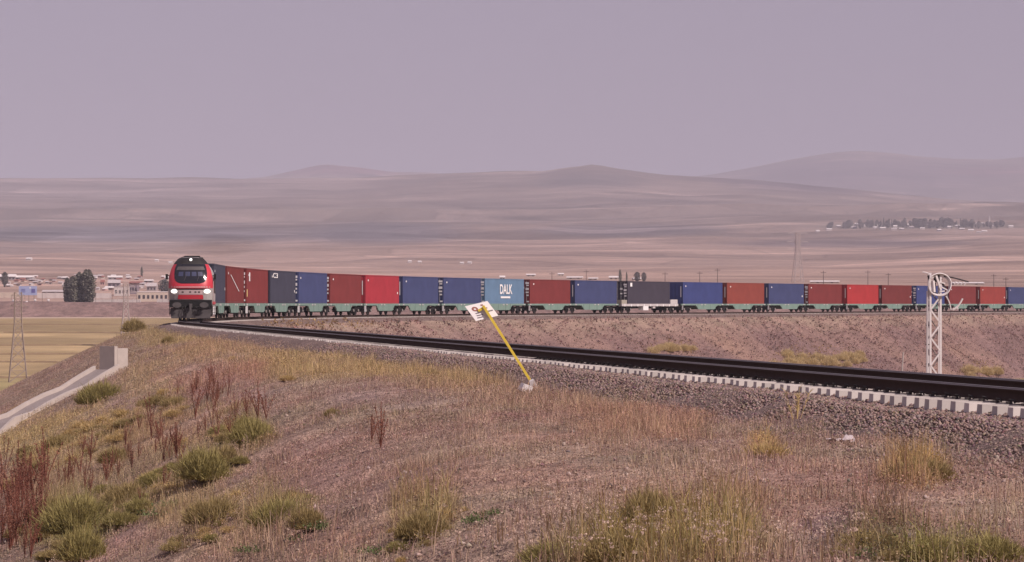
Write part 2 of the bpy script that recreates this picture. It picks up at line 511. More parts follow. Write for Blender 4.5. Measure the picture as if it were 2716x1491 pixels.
xs = np.concatenate([np.linspace(-9400, -2900, 28)[:-1], np.arange(-2900, 2900, 29.0), np.linspace(2900, 9400, 28)])
ys = np.concatenate([np.arange(-300, 500, 40.0), np.arange(500, 1060, 10.0), np.geomspace(1060, 16500, 300)])
GX, GY = np.meshgrid(xs, ys, indexing='ij')
GZ = plain(GX, GY)
V = np.stack([GX, GY, GZ], -1).reshape(-1, 3)
X, Y = V[:, 0], V[:, 1]
px, py = project(X, np.maximum(Y, 50), V[:, 2])
gold = np.array((0.325, 0.235, 0.128)); pinkb = np.array((0.335, 0.230, 0.190)); hill = np.array((0.190, 0.140, 0.122))
kf = smoothstep(950, 1030, Y)[:, None]; kh = smoothstep(2600, 5200, Y)[:, None]
c = gold * (1 - kf) + pinkb * kf
c = c * (1 - kh) + hill * kh
gn = (smoothstep(640, 540, Y) * (0.6 + 0.4 * vnoise(X / 60, Y / 60, 3)))[:, None]
c = c * (1 - gn) + np.array((0.32, 0.265, 0.125)) * gn
def blob(cx, cy, rx, ry, col, s):
    global c
    d = ((px - cx) / rx) ** 2 + ((py - cy) / ry) ** 2
    w = (s * np.clip(1.3 - d + 0.6 * fbm(X / 500, Y / 700, 23, 3), 0, 1))[:, None]
    c = c * (1 - w) + np.array(col) * w
blob(400, 622, 620, 26, (0.095, 0.088, 0.105), 0.75)       # dark belt left
blob(300, 500, 900, 34, (0.265, 0.205, 0.195), 0.8)      # left rim coloured paler, haze put into the ground colour
blob(760, 560, 500, 14, (0.27, 0.205, 0.175), 0.6)
blob(1000, 618, 220, 30, (0.11, 0.10, 0.12), 0.7)
blob(1680, 612, 260, 16, (0.13, 0.11, 0.12), 0.7)
blob(2250, 645, 330, 12, (0.14, 0.11, 0.12), 0.7)
blob(2450, 600, 300, 9, (0.10, 0.10, 0.09), 0.6)
blob(1560, 480, 160, 30, (0.105, 0.085, 0.085), 0.8)
blob(2300, 470, 420, 50, (0.095, 0.070, 0.085), 0.8)
blob(900, 450, 250, 14, (0.19, 0.10, 0.11), 0.8)
blob(2640, 455, 160, 12, (0.20, 0.11, 0.11), 0.6)
terr = np_obj('ground', V, grid_faces(len(xs), len(ys))[:, ::-1], 'terrain', col=c, smooth=True)
tag(terr, 'wide dry farming plain rising to hazy bare hills', kind='structure')

# brown earth bank behind the fields at the left
V = []; n = 130
xb = np.linspace(-520, 420, n)
for i, x in enumerate(xb):
    yb = 985 + 6 * math.sin(x / 90.0) + (x + 180) * 0.03
    zb = float(plain(x, yb))
    tz = 1.75 + 0.25 * math.sin(x / 37.0)
    for dy, z in ((-9, zb - 0.6), (-4, zb + 0.6), (2, zb + 0.62 * (tz - zb)), (7, tz - 0.2), (10, tz), (40, tz), (60, tz + 0.2), (90, float(plain(x, yb + 90)) - 1.5)):
        V.append((x, yb + dy, z + random.uniform(-0.12, 0.12)))
V = np.array(V)
c = np.tile((0.185, 0.120, 0.108), (len(V), 1)) * rng.uniform(0.85, 1.15, (len(V), 1)) * 1.15
ebank = np_obj('earth_bank', V, grid_faces(n, 8), attr_mat('bank_soil', 0.95, [(0.12, 0.8, 1.2), (0.5, 0.75, 1.25), (2.0, 0.8, 1.2)], 0.6), col=c, smooth=True)
tag(ebank, 'long low brown earth bank behind the tan fields', kind='structure')

# field margins and a farm road on the plain
mat('margin_grass', (0.235, 0.160, 0.092), 0.95, 0.35, 0.3)
mat('road_dust', (0.52, 0.40, 0.32), 0.95, 0.12, 0.2)
def strip_on_plain(name, m_, x0, x1, yf, w, lift, n=60, jit=0.0, lab=None):
    V = []
    for i in range(n):
        x = x0 + (x1 - x0) * i / (n - 1); y = yf(x)
        j = random.uniform(-jit, jit)
        for dy in (-w / 2, -w / 6, w / 6, w / 2):
            edge = abs(dy) > w / 3
            V.append((x, y + dy + j, float(plain(x, y + dy)) + (0.02 if edge else lift * random.uniform(0.6, 1.3))))
    o = np_obj(name, np.array(V), grid_faces(n, 4), m_)
    return tag(o, lab, kind='structure')
for k, (py_, x0, x1) in enumerate(((864, -170, 60), (916, -140, 60), (962, -125, -80), (1003, -110, 40), (885, -150, -60), (940, -130, -95))):
    yy = float(np.interp(py_, [840, 860, 880, 920, 960, 1000, 1040], [930, 870, 830, 770, 700, 610, 520]))
    Yg = np.linspace(450, 990, 600); py2 = Y_HOR + F_PX * (CAM_H - plain(np.full(600, -100.0), Yg)) / Yg
    yy = float(Yg[np.argmin(np.abs(py2 - py_))])
    strip_on_plain('field_margin', 'margin_grass', x0, x1, lambda x, yy=yy, k=k: yy + (x + 100) * 0.10 * (1 if k % 2 else -1), 0.9 if k < 4 else 0.5, 0.35, lab='dark grassy margin between two stubble fields')
strip_on_plain('farm_road', 'road_dust', -400, 300, lambda x: 966 + (x + 180) * 0.03, 7.0, 0.06, 90, lab='pale dusty farm road below the earth bank')

# ------------------------------------------------------------------ track: ballast, rails, sleepers
mat('rail_steel', (0.058, 0.038, 0.033), 0.9, 0.2, 6.0, 0.0, spec=0.06)
mat('rail_top', (0.22, 0.19, 0.19), 0.45, 0.15, 4.0, 0.7)
mat('concrete', (0.60, 0.535, 0.505), 0.85, 0.24, 5.0, bump=0.3)
def tint_by_object(m_, lo, hi):
    nt = m_.node_tree; b = nt.nodes['Principled BSDF']; src = b.inputs['Base Color'].links[0].from_socket
    oi = nt.nodes.new('ShaderNodeObjectInfo'); mr = nt.nodes.new('ShaderNodeMapRange'); mr.inputs['To Min'].default_value = lo; mr.inputs['To Max'].default_value = hi
    v = nt.nodes.new('ShaderNodeVectorMath'); v.operation = 'SCALE'
    nt.links.new(oi.outputs['Random'], mr.inputs[0]); nt.links.new(src, v.inputs[0]); nt.links.new(mr.outputs[0], v.inputs['Scale']); nt.links.new(v.outputs[0], b.inputs['Base Color'])
tint_by_object(MATS['concrete'], 0.78, 1.14)
mat('concrete_old', (0.27, 0.225, 0.22), 0.9, 0.2, 3.0, bump=0.35)
mat('clip', (0.05, 0.042, 0.04), 0.6, 0.2, 9.0)
attr_mat('stones', 0.9)

track = empty('railway_track', (float(path(60)[0]), float(path(60)[1]), -0.62))
tag(track, 'single railway track sweeping round in a wide curve', kind='structure')
tloc = np.array(track.location)

def sh(t):
    return np.interp(t, [20, 40, 52, 66, 100], [-0.36, -0.345, -0.32, -0.285, -0.265]) + 0.035 * vnoise(np.asarray(t) * 0.8, np.full_like(np.asarray(t, float), 2.5), 44)
tb = np.concatenate([np.arange(-20, 120, 0.3), np.arange(120, 660, 1.5)])
prof = []
for k, (u, z) in enumerate(((-3.25, -0.74), (-2.6, -0.58), (-1.85, None), (-1.34, None), (-1.0, -0.275), (-0.5, -0.255), (0, -0.25), (0.5, -0.255), (1.0, -0.27), (1.8, -0.28), (2.5, -0.55), (3.2, -0.74))):
    zz = sh(tb) + (0 if k == 3 else -0.015) if z is None else np.full_like(tb, z)
    zz = zz + 0.035 * vnoise(tb * 1.3, np.full_like(tb, u * 3), 60 + k) * (1 if abs(u) > 0.9 else 0.4)
    x, y = tu(tb, u + 0.08 * vnoise(tb * 0.7, np.full_like(tb, 3.0), 80 + k))
    prof.append(np.stack([x, y, zz], -1))
V = np.stack(prof, 1).reshape(-1, 3)
c = np.tile((0.205, 0.146, 0.134), (len(V), 1)) * (1 + 0.15 * vnoise(V[:, 0] * 2, V[:, 1] * 2, 4))[:, None]
bb = np_obj('ballast_bed', V, grid_faces(len(tb), len(prof)), attr_mat('ballast_mat', 0.95, [(1.0, 0.85, 1.15), (14.0, 0.55, 1.4), (38.0, 0.5, 1.5)], 1.0), col=c, smooth=True)
tag(bb, 'grey brown stone ballast bed under the track', kind='structure')

def stones(t, u, z, size, col, name, label):
    n = len(t)
    x, y = tu(t, u)
    oc = np.array([(1, 0, 0), (-1, 0, 0), (0, 1, 0), (0, -1, 0), (0, 0, 1), (0, 0, -1)], float)
    fc = np.array([(0, 2, 4), (2, 1, 4), (1, 3, 4), (3, 0, 4), (2, 0, 5), (1, 2, 5), (3, 1, 5), (0, 3, 5)])
    a = rng.uniform(0, 6.28, n); b = rng.uniform(-0.7, 0.7, n)
    S = size[:, None] * rng.uniform(0.6, 1.25, (n, 3)); S[:, 2] *= 0.8
    P = oc[None] * S[:, None] * rng.uniform(0.7, 1.2, (n, 6, 1))
    ca, sa, cb, sb = np.cos(a)[:, None], np.sin(a)[:, None], np.cos(b)[:, None], np.sin(b)[:, None]
    px_ = P[..., 0] * cb - P[..., 2] * sb; pz = P[..., 0] * sb + P[..., 2] * cb
    qx = px_ * ca - P[..., 1] * sa; qy = px_ * sa + P[..., 1] * ca
    V = np.stack([qx + x[:, None], qy + y[:, None], pz + z[:, None]], -1).reshape(-1, 3)
    Fc = (fc[None] + 6 * np.arange(n)[:, None, None]).reshape(-1, 3)
    o = np_obj(name, V, Fc, 'stones', col=np.repeat(col, 6, 0))
    return tag(o, label, kind='stuff')

def bal_z(t, u):
    w = np.abs(u)
    return np.interp(w, [0, 1.0, 1.34, 1.85, 2.6, 3.25, 4.5], [0, 0, 1, 2, 3, 4, 5]), w
def bed(t, u):
    w = np.abs(u)
    s_ = np.where(u < 0, sh(t), -0.28)
    f = np.clip((w - 1.0) / 0.34, 0, 1)
    inner = -0.26 * (1 - f) + s_ * f
    out = np.where(w < 1.85, s_, np.where(w < 2.6, s_ + (-0.58 - s_) * (w - 1.85) / 0.75, np.where(w < 3.25, -0.58 - 0.16 * (w - 2.6) / 0.65, -9)))
    z = np.where(w < 1.34, inner, out)
    return np.maximum(z, emb(t, u))
n = 62000
t = 26 + 74 * rng.uniform(0, 1, n) ** 1.35
u = -(0.9 + np.abs(rng.normal(0, 1, n)) * 1.25)
k = (u > -4.6)
t, u = t[k], u[k]; n = len(t)
size = rng.uniform(0.018, 0.036, n) * np.interp(t, [26, 60, 100], [1.0, 1.15, 1.5])
cst = np.array((0.240, 0.170, 0.152)) * rng.uniform(0.5, 1.5, (n, 1)) + rng.normal(0, 0.012, (n, 3))
stones(t, u, bed(t, u) + size * 0.25, size, np.clip(cst, 0.03, 0.5), 'ballast_stones', 'loose grey and brown ballast stones beside the sleepers')

# stones lying about on the bank
n = 9000
t = 14 + 75 * rng.uniform(0, 1, n) ** 1.2; u = -rng.uniform(2.6, 16, n)
size = 0.012 + 0.035 * rng.uniform(0, 1, n) ** 3
cst = np.array((0.36, 0.27, 0.235)) * rng.uniform(0.5, 1.4, (n, 1)) + rng.normal(0, 0.015, (n, 3))
stones(t, u, emb(t, u) + size * 0.3, size, np.clip(cst, 0.04, 0.6), 'bank_stones', 'small pale stones strewn over the near bank')

# rails
hw, RP = 0.036, [(-0.036, 0), (0.036, 0), (0.036, -0.040), (0.010, -0.052), (0.010, -0.145), (0.075, -0.158), (0.075, -0.172), (-0.075, -0.172), (-0.075, -0.158), (-0.010, -0.145), (-0.010, -0.052), (-0.036, -0.040)]
tr = np.concatenate([np.arange(-20, 160, 2.0), np.arange(160, 660, 3.0)])
for uu in (-0.7535, 0.7535):
    P = []
    for (du, z) in RP:
        x, y = tu(tr, uu + du)
        P.append(np.stack([x, y, np.full_like(x, z)], -1))
    P = np.stack(P, 1) - tloc
    nr = len(RP)
    i = np.arange(len(tr) - 1)[:, None] * nr + np.arange(nr)[None]
    j = np.arange(len(tr) - 1)[:, None] * nr + (np.arange(nr)[None] + 1) % nr
    o = np_obj('rail', P.reshape(-1, 3), np.stack([i, j, j + nr, i + nr], -1).reshape(-1, 4), 'rail_steel', track)
    hp = []
    for du, dz in ((-0.039, -0.020), (-0.037, -0.006), (-0.024, 0.004), (0.026, 0.004)):
        x, y = tu(tr, uu + du); hp.append(np.stack([x, y, np.full_like(x, dz)], -1))
    h = np_obj('running_surface', (np.stack(hp, 1) - tloc).reshape(-1, 3), grid_faces(len(tr), 4), 'rail_top', o)

mb = MB()
mb.add([(-1.3, -0.115, -0.43), (1.3, -0.115, -0.43), (1.3, 0.115, -0.43), (-1.3, 0.115, -0.43), (-1.285, -0.092, -0.195), (-0.45, -0.092, -0.195), (-0.45, 0.092, -0.195), (-1.285, 0.092, -0.195),
        (0.45, -0.092, -0.195), (1.285, -0.092, -0.195), (1.285, 0.092, -0.195), (0.45, 0.092, -0.195), (-0.3, -0.088, -0.225), (0.3, -0.088, -0.225), (0.3, 0.088, -0.225), (-0.3, 0.088, -0.225)],
       [(0, 3, 2, 1), (4, 5, 6, 7), (5, 12, 15, 6), (12, 13, 14, 15), (13, 8, 11, 14), (8, 9, 10, 11), (0, 4, 7, 3), (1, 2, 10, 9), (0, 1, 9, 8, 13, 12, 5, 4), (3, 7, 6, 15, 14, 11, 10, 2)])
proto = mb.build('sleeper', 'concrete', track)
sl_me = proto.data
mc = MB()
for s in (-1, 1):
    mc.tube([(s * 0.085, -0.06, -0.185), (s * 0.10, -0.05, -0.145), (s * 0.135, 0.0, -0.135), (s * 0.10, 0.05, -0.145), (s * 0.085, 0.06, -0.185)], 0.011, 4)
    mc.box((s * 0.145, 0, -0.178), (0.05, 0.1, 0.03))
clip0 = mc.build('rail_clip', 'clip', proto)
cl_me = clip0.data
bpy.data.objects.remove(clip0)
t = 31.0; k = 0; rest = []
far_t = []
tk = np.arange(-19, 640, 0.51)
near_t = tk[(tk > 30.5)][:300]
for i, t in enumerate(near_t):
    x, y, th = path(t)
    o = proto if i == 0 else inst('sleeper', sl_me, track)
    o.location = (float(x) - tloc[0] + random.uniform(-.025, .025), float(y) - tloc[1] + random.uniform(-.025, .025), 0.62 + random.uniform(-.008, .004))
    o.rotation_euler.z = -float(th) + random.uniform(-0.012, 0.012)
    if i < 75:
        for uu in (-0.7535, 0.7535):
            inst('rail_clip', cl_me, o, (uu, 0, 0))
oth = tk[(tk <= 30.5) | (tk > near_t[-1] + 0.3)]
x, y, th = path(oth)
sv = np.array([v.co[:] for v in sl_me.vertices])
qx = sv[None, :, 0] * np.cos(th)[:, None] + sv[None, :, 1] * np.sin(th)[:, None] + x[:, None]
qy = -sv[None, :, 0] * np.sin(th)[:, None] + sv[None, :, 1] * np.cos(th)[:, None] + y[:, None]
qz = np.repeat(sv[None, :, 2], len(oth), 0)
me = bpy.data.meshes.new('sleeper_run')
fl = [tuple(p.vertices) for p in sl_me.polygons]
me.from_pydata((np.stack([qx, qy, qz], -1).reshape(-1, 3) - tloc).tolist(), [], [tuple(i + len(sv) * k for i in f) for k in range(len(oth)) for f in fl])
me.materials.append(MATS['concrete'])
tag(link(bpy.data.objects.new('sleeper_run', me), track), 'distant sleepers under the train and beyond the frame', kind='stuff')

# ------------------------------------------------------------------ locomotive
mat('loco_red', (0.52, 0.035, 0.055), 0.4, 0.22, 2.0, spec=0.5)
mat('loco_silver', (0.40, 0.37, 0.37), 0.45, 0.12, 1.5, spec=0.4)
mat('loco_pale', (0.55, 0.42, 0.43), 0.5, 0.1, 3.0)
mat('loco_dark', (0.022, 0.019, 0.019), 0.55, 0.3, 3.0)
mat('loco_black', (0.010, 0.009, 0.010), 0.7, 0.3, 3.0)
mat('loco_grey', (0.085, 0.075, 0.078), 0.6, 0.3, 4.0)
mat('loco_glass', (0.016, 0.016, 0.022), 0.08, 0.0, spec=0.6)
mat('reflection_blue', (0.05, 0.055, 0.11), 0.4, 0.2, 3.0)
mat('lamp_lit', (0.9, 0.9, 0.85), 0.3, 0.0, emit=((1.0, 0.95, 0.90), 2.0))
mat('wheel_steel', (0.045, 0.036, 0.034), 0.6, 0.25, 5.0)
mat('wheel_hub', (0.30, 0.27, 0.26), 0.5, 0.2, 6.0)

def place(t0, t1):
    """chord between two points of the line: middle, and rotation about z"""
    x0, y0, _ = path(t0); x1, y1, _ = path(t1)
    return Vector(((float(x0) + float(x1)) / 2, (float(y0) + float(y1)) / 2, 0)), -math.atan2(float(x1 - x0), float(y1 - y0))

def wheel_meshes():
    m = MB(); n = 18
    vs = []
    for (r, x) in ((0.44, -0.065), (0.46, -0.06), (0.46, 0.06), (0.44, 0.065), (0.12, 0.03), (0.12, -0.03)):
        vs += [(x, r * math.cos(6.2832 * k / n), r * math.sin(6.2832 * k / n)) for k in range(n)]
    fs = [(a * n + k, a * n + (k + 1) % n, ((a + 1) % 6) * n + (k + 1) % n, ((a + 1) % 6) * n + k) for a in range(6) for k in range(n)]
    m.add(vs, fs)
    w = m.build('wheel', 'wheel_steel'); me = w.data; bpy.data.objects.remove(w)
    h = MB().tube([(-0.10, 0, 0), (0.10, 0, 0)], 0.13, 10)
    ho = h.build('axle_box', 'wheel_hub'); hm = ho.data; bpy.data.objects.remove(ho)
    return me, hm
WHEEL, HUB = wheel_meshes()

def bogie_frame_mesh(axles, half):
    m = MB()
    ln = axles[-1] - axles[0]
    for s in (-1, 1):
        x = s * half
        m.prism([(-ln / 2 - 0.45, 0.50), (ln / 2 + 0.45, 0.50), (ln / 2 + 0.45, 0.62), (ln / 4, 0.72), (-ln / 4, 0.72), (-ln / 2 - 0.45, 0.62)], x - 0.06, x + 0.06)
        m.box((x, 0, 0.56), (0.16, 0.8, 0.52))
        for a in axles:
            m.box((x, a, 0.47), (0.18, 0.30, 0.30))
    m.box((0, 0, 0.58), (2 * half - 0.1, ln + 1.1, 0.50))  # added dark block: stops light showing through, fills the openings with shade
    for a in axles:
        m.tube([(-0.8, a, 0.46), (0.8, a, 0.46)], 0.08, 8)
    o = m.build('bogie', 'loco_black'); me = o.data; bpy.data.objects.remove(o)
    return me

def add_bogie(parent, me, axles, half, loc, rz, gauge=0.75, hubs=True):
    b = inst('bogie', me, parent, loc, rz)
    for s in (-1, 1):
        for a in axles:
            inst('wheel', WHEEL, b, (s * gauge, a, 0.46))
            if hubs and s > 0:
                inst('axle_box', HUB, b, (s * (half + 0.06), a, 0.46))
    return b

LT0, LT1 = 191.6, 213.4
mid, rz = place(LT0, LT1)
x0, y0, _ = path(LT0)
loco = empty('diesel_locomotive', (float(x0), float(y0), 0), rz)
tag(loco, 'red and silver diesel locomotive with lit headlights leading the container train', 'locomotive')
LZ = [0.95, 1.40, 2.05, 2.20, 2.70, 3.10, 3.40, 3.70, 3.90, 4.05, 4.16, 4.22]
LW = [1.38, 1.41, 1.42, 1.42, 1.41, 1.36, 1.27, 1.12, 0.98, 0.84, 0.68, 0.42]
LF = [0.34, 0.20, 0.06, 0.03, 0.20, 0.37, 0.52, 0.69, 0.83, 0.98, 1.18, 1.5]
def front(s, z, off=0.0):
    w = np.interp(z, LZ, LW); f = np.interp(z, LZ, LF)
    return (s * (w + off * 0.3), f + 0.22 * s * s + 0.34 * abs(s) ** 6 - off, z)
def loco_shell():
    m = MB(); ss = np.linspace(-1, 1, 17); vs = []
    for z in LZ:
        row = [front(s, z) for s in ss]
        w = row[-1][0]
        vs += [(-w, 21.2, z)] + row + [(w, 21.2, z)]
    k = len(ss) + 2; n = len(LZ)
    fs = [(i * k + j, i * k + j + 1, (i + 1) * k + j + 1, (i + 1) * k + j) for i in range(n - 1) for j in range(k - 1)]
    fs.append(tuple((n - 1) * k + j for j in range(k)))
    fs.append(tuple(i * k for i in range(n)) + tuple(i * k + k - 1 for i in reversed(range(n))))
    fs.append(tuple(range(k))[::-1])
    return m.add(vs, fs)
loco_shell().build('body', 'loco_silver', loco)
def patch(name, m_, parent, zs, half, off, ns=12, lo=None):
    """piece laid on the nose: for every height its reach left and right"""
    vs = []
    for z, h in zip(zs, half):
        a = -h if lo is None else lo
        vs += [front(a + (h - a) * j / (ns - 1), z, off) for j in range(ns)]
    fs = [(i * ns + j, i * ns + j + 1, (i + 1) * ns + j + 1, (i + 1) * ns + j) for i in range(len(zs) - 1) for j in range(ns - 1)]
    return MB().add(vs, fs).build(name, m_, parent, smooth=True)
mask_ = patch('cab_front', 'loco_red', loco, [2.13, 2.3, 2.6, 2.9, 3.2, 3.45, 3.70], [1.0] * 7, 0.015, 20)
gl = patch('windscreen', 'loco_glass', mask_, [2.44, 2.50, 2.60, 2.80, 3.10, 3.40, 3.62, 3.70], [0.42, 0.58, 0.68, 0.74, 0.77, 0.80, 0.82, 0.80], 0.035, 14)
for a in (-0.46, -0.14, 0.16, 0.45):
    patch('cab_window_reflection', 'reflection_blue', gl, [2.92, 3.0, 3.1, 3.2], [a + 0.11] * 4, 0.045, 3, lo=a - 0.11)  # windscreen reflections put in as bluish colour patches
patch('windscreen_visor', 'loco_grey', gl, [3.32, 3.42, 3.55], [0.70, 0.70, 0.68], 0.048, 8)
for a in (-0.3, 0.3):
    m = MB(); p0 = front(a, 2.62, 0.06); p1 = front(a + 0.16, 3.15, 0.06); m.tube([p0, p1], 0.014, 4); m.build('wiper', 'loco_grey', gl)
rf = patch('cab_roof', 'loco_dark', loco, [3.70, 3.8, 3.9, 4.0, 4.06, 4.12, 4.17, 4.222], [1.0] * 8, 0.02, 18)
m = MB()
for s in (-1, 1):
    m.prism([(s * 1.13, 3.70), (s * 0.98, 3.90), (s * 0.84, 4.06), (s * 0.44, 4.235), (s * 0.44, 4.20), (s * 0.9, 3.95)], 1.4, 21.1, 'y')
m.box((0, 11.2, 4.23), (0.9, 19.5, 0.03))
m.box((0, 8.5, 4.30), (1.0, 3.0, 0.12)); m.box((0, 14.5, 4.30), (1.2, 4.0, 0.12))
m.build('roof', 'loco_dark', loco)
m = MB().tube([(0, 0, 0), (0, 0.12, 0)], 0.085, 12); p = front(0, 4.0, 0.1)
m.build('top_lamp', 'lamp_lit', loco, loc=p)
patch('lower_front', 'loco_pale', loco, [1.72, 1.82, 1.92, 2.02], [0.54, 0.55, 0.56, 0.56], 0.02)
for a in (-0.36, -0.02, 0.22, 0.38):
    patch('lettering_mark', 'loco_dark', loco, [1.84, 1.88, 1.92], [a + 0.045] * 3, 0.03, 3, lo=a - 0.045)
patch('red_band', 'loco_red', loco, [1.42, 1.5, 1.6, 1.70], [0.58, 0.58, 0.57, 0.56], 0.028)
patch('chin_gap', 'loco_black', loco, [2.03, 2.08, 2.125], [0.62, 0.66, 0.70], 0.02)
for s in (-1, 1):
    vs = [front(s * (0.75 + 0.145 * math.cos(a)), 1.93 + 0.125 * math.sin(a), 0.03) for a in np.linspace(0, 6.2832, 17)[:-1]]
    h = MB().add(vs, [tuple(range(16))]).build('headlight', 'lamp_lit', loco)
    vs2 = [front(s * (0.745 + 0.23 * math.cos(a)), 1.92 + 0.20 * math.sin(a), 0.02) for a in np.linspace(0, 6.2832, 17)[:-1]]
    MB().add(vs2, [tuple(range(16))]).build('headlight_housing', 'loco_silver', h)
    MB().box((s * 1.56, 0.95, 2.88), (0.16, 0.12, 0.36)).box((s * 1.46, 0.97, 2.95), (0.12, 0.05, 0.05)).build('mirror', 'loco_black', loco)
    b = MB()
    b.tube([(s * 0.875, -0.28, 1.04), (s * 0.875, 0.5, 1.04)], 0.13, 10).build('buffer', 'loco_black', loco)
    vs = [(s * 0.875 + 0.29 * math.cos(a), y_, 1.04 + 0.185 * math.sin(a)) for y_ in (-0.30, -0.22) for a in np.linspace(0, 6.2832, 15)[:-1]]
    MB().add(vs, [tuple(range(14)), tuple(range(14, 28))] + [(i, (i + 1) % 14, 14 + (i + 1) % 14, 14 + i) for i in range(14)]).build('buffer_plate', 'loco_grey', loco)
    # sides: red cab flank, cab window, door, grilles, sill line
    x = s * 1.425
    MB().prism([(1.0, 2.15), (2.5, 2.15), (2.2, 3.0), (1.4, 3.0)], x - 0.004, x + 0.004).build('cab_flank', 'loco_red', loco)
    MB().prism([(1.45, 2.45), (2.1, 2.45), (2.1, 2.95), (1.6, 2.95)], x - 0.012, x + 0.012).build('side_window', 'loco_glass', loco)
    MB().box((x, 3.0, 2.0), (0.02, 0.75, 2.0)).build('cab_door', 'loco_grey', loco)
    for yy in (5.2, 8.0, 11.5, 15.0, 18.2):
        MB().box((x, yy, 2.35), (0.02, 2.0, 1.0)).build('side_grille', 'loco_dark', loco)
    MB().box((x, 11.3, 1.18), (0.03, 19.5, 0.18)).build('sill', 'loco_red', loco)
    MB().tube([(s * 1.47, 1.35, 1.35), (s * 1.47, 1.35, 2.6)], 0.02, 5).build('handrail', 'loco_pale', loco)
m = MB(); m.box((0, 0.45, 1.12), (2.75, 0.5, 0.50)); m.build('buffer_beam', 'loco_black', loco)
m = MB()
m.prism([(-1.35, 0.45), (1.35, 0.45), (1.30, 0.85), (-1.30, 0.85)], 0.30, 0.45, 'y')
m.prism([(-1.25, 0.17), (1.25, 0.17), (1.32, 0.48), (0.5, 0.62), (-0.5, 0.62), (-1.32, 0.48)], 0.12, 0.22, 'y')
m.build('snow_plough', 'loco_grey', loco)
m = MB().box((0, 0.05, 1.0), (0.22, 0.5, 0.26)).box((0, -0.22, 0.9), (0.12, 0.1, 0.45)); m.build('coupling_hook', 'loco_grey', loco)
for a in (-0.5, -0.35, 0.35, 0.5):
    MB().tube([(a, 0.1, 0.95), (a * 1.05, -0.12, 0.75), (a * 0.95, -0.1, 0.5), (a * 0.8, 0.05, 0.42)], 0.028, 5).build('brake_hose', 'loco_dark', loco)
m = MB(); m.box((0, 10.9, 0.62), (2.6, 5.6, 0.72)); m.build('fuel_tank', 'loco_dark', loco)
for s in (-1, 1):
    for yy in (0.75, 20.6):
        st = MB()
        for k in range(3): st.box((s * 1.32, yy, 0.5 + 0.25 * k), (0.22, 0.35, 0.03))
        st.box((s * 1.38, yy + 0.2, 0.75), (0.04, 0.04, 0.8)); st.build('cab_steps', 'loco_grey', loco)
AX3 = [-1.85, 0, 1.85]
B3 = bogie_frame_mesh(AX3, 1.05)
for yy in (4.2, 17.4):
    add_bogie(loco, B3, AX3, 1.05, (0, yy, 0), 0)

# ------------------------------------------------------------------ containers
CONT = {'maroon': (0.195, 0.030, 0.030), 'dark red': (0.225, 0.032, 0.034), 'red': (0.430, 0.030, 0.050), 'bright red': (0.46, 0.035, 0.040), 'brown red': (0.300, 0.060, 0.045),
        'navy': (0.052, 0.052, 0.088), 'blue': (0.055, 0.070, 0.190), 'strong blue': (0.045, 0.065, 0.230), 'light blue': (0.145, 0.250, 0.400), 'charcoal': (0.060, 0.050, 0.078),
        'orange red': (0.340, 0.050, 0.042)}
for k, v in CONT.items():
    mat('container_' + k.replace(' ', '_'), [q * 0.80 + 0.010 for q in v], 0.6, 0.24, 0.7, spec=0.2)
mat('marking_white', (0.80, 0.78, 0.80), 0.6, 0.05, 5.0)
mat('rod_steel', (0.35, 0.34, 0.36), 0.5, 0.1, 5.0)
mat('marking_yellow', (0.75, 0.60, 0.25), 0.6, 0.05, 5.0)

CL, CW, CH, CZ = 12.19, 2.438, 2.90, 1.175
def container_shell():
    m = MB()
    # corrugated side walls
    n = 43; y0 = -CL / 2 + 0.16; p = (CL - 0.32) / n
    for s in (-1, 1):
        pts = []
        for i in range(n):
            a = y0 + i * p
            pts += [(a, 0.0), (a + p * 0.30, 0.0), (a + p * 0.48, 0.045), (a + p * 0.82, 0.045)]
        pts.append((y0 + n * p, 0.0))
        vs = []
        for z in (0.16, CH - 0.10):
            vs += [(s * (CW / 2 - 0.012 - d), a, z) for a, d in pts]
        k = len(pts)
        m.add(vs, [(i, i + 1, k + i + 1, k + i) for i in range(k - 1)])
    # rear end wall, roof, floor
    m.box((0, CL / 2 - 0.05, CH / 2), (CW - 0.1, 0.04, CH - 0.1))
    m.box((0, 0, CH - 0.06), (CW - 0.06, CL - 0.1, 0.04))
    m.box((0, 0, 0.10), (CW - 0.06, CL - 0.1, 0.06))
    o = m.build('wall_panels', 'container_blue'); me = o.data; bpy.data.objects.remove(o)
    f = MB()
    for s in (-1, 1):
        f.box((s * (CW / 2 - 0.05), 0, CH - 0.05), (0.10, CL - 0.3, 0.10))
        f.box((s * (CW / 2 - 0.05), 0, 0.08), (0.10, CL - 0.3, 0.16))
        for e in (-1, 1):
            f.box((s * (CW / 2 - 0.08), e * (CL / 2 - 0.08), CH / 2), (0.16, 0.16, CH - 0.30))
    for e in (-1, 1):
        f.box((0, e * (CL / 2 - 0.06), CH - 0.06), (CW - 0.36, 0.12, 0.12))
        f.box((0, e * (CL / 2 - 0.06), 0.08), (CW - 0.36, 0.12, 0.14))
    o = f.build('frame', 'container_blue'); fm = o.data; bpy.data.objects.remove(o)
    d = MB().box((0, 0, CH / 2), (1.02, 0.05, CH - 0.32))
    for z in (0.55, 1.15, 1.75, 2.35):
        d.box((0, -0.03, z), (0.96, 0.02, 0.25))
    o = d.build('door', 'container_blue'); dm = o.data; bpy.data.objects.remove(o)
    r = MB().tube([(0, 0, 0.14), (0, 0, CH - 0.14)], 0.02, 6)
    for z in (0.9, 1.9): r.box((0.03, -0.01, z), (0.12, 0.05, 0.05))
    o = r.build('lock_rod', 'rod_steel'); rm = o.data; bpy.data.objects.remove(o)
    o = MB().box((0, 0, 0), (0.164, 0.18, 0.12)).build('corner_casting', 'container_blue'); cm = o.data; bpy.data.objects.remove(o)
    return me, fm, dm, rm, cm
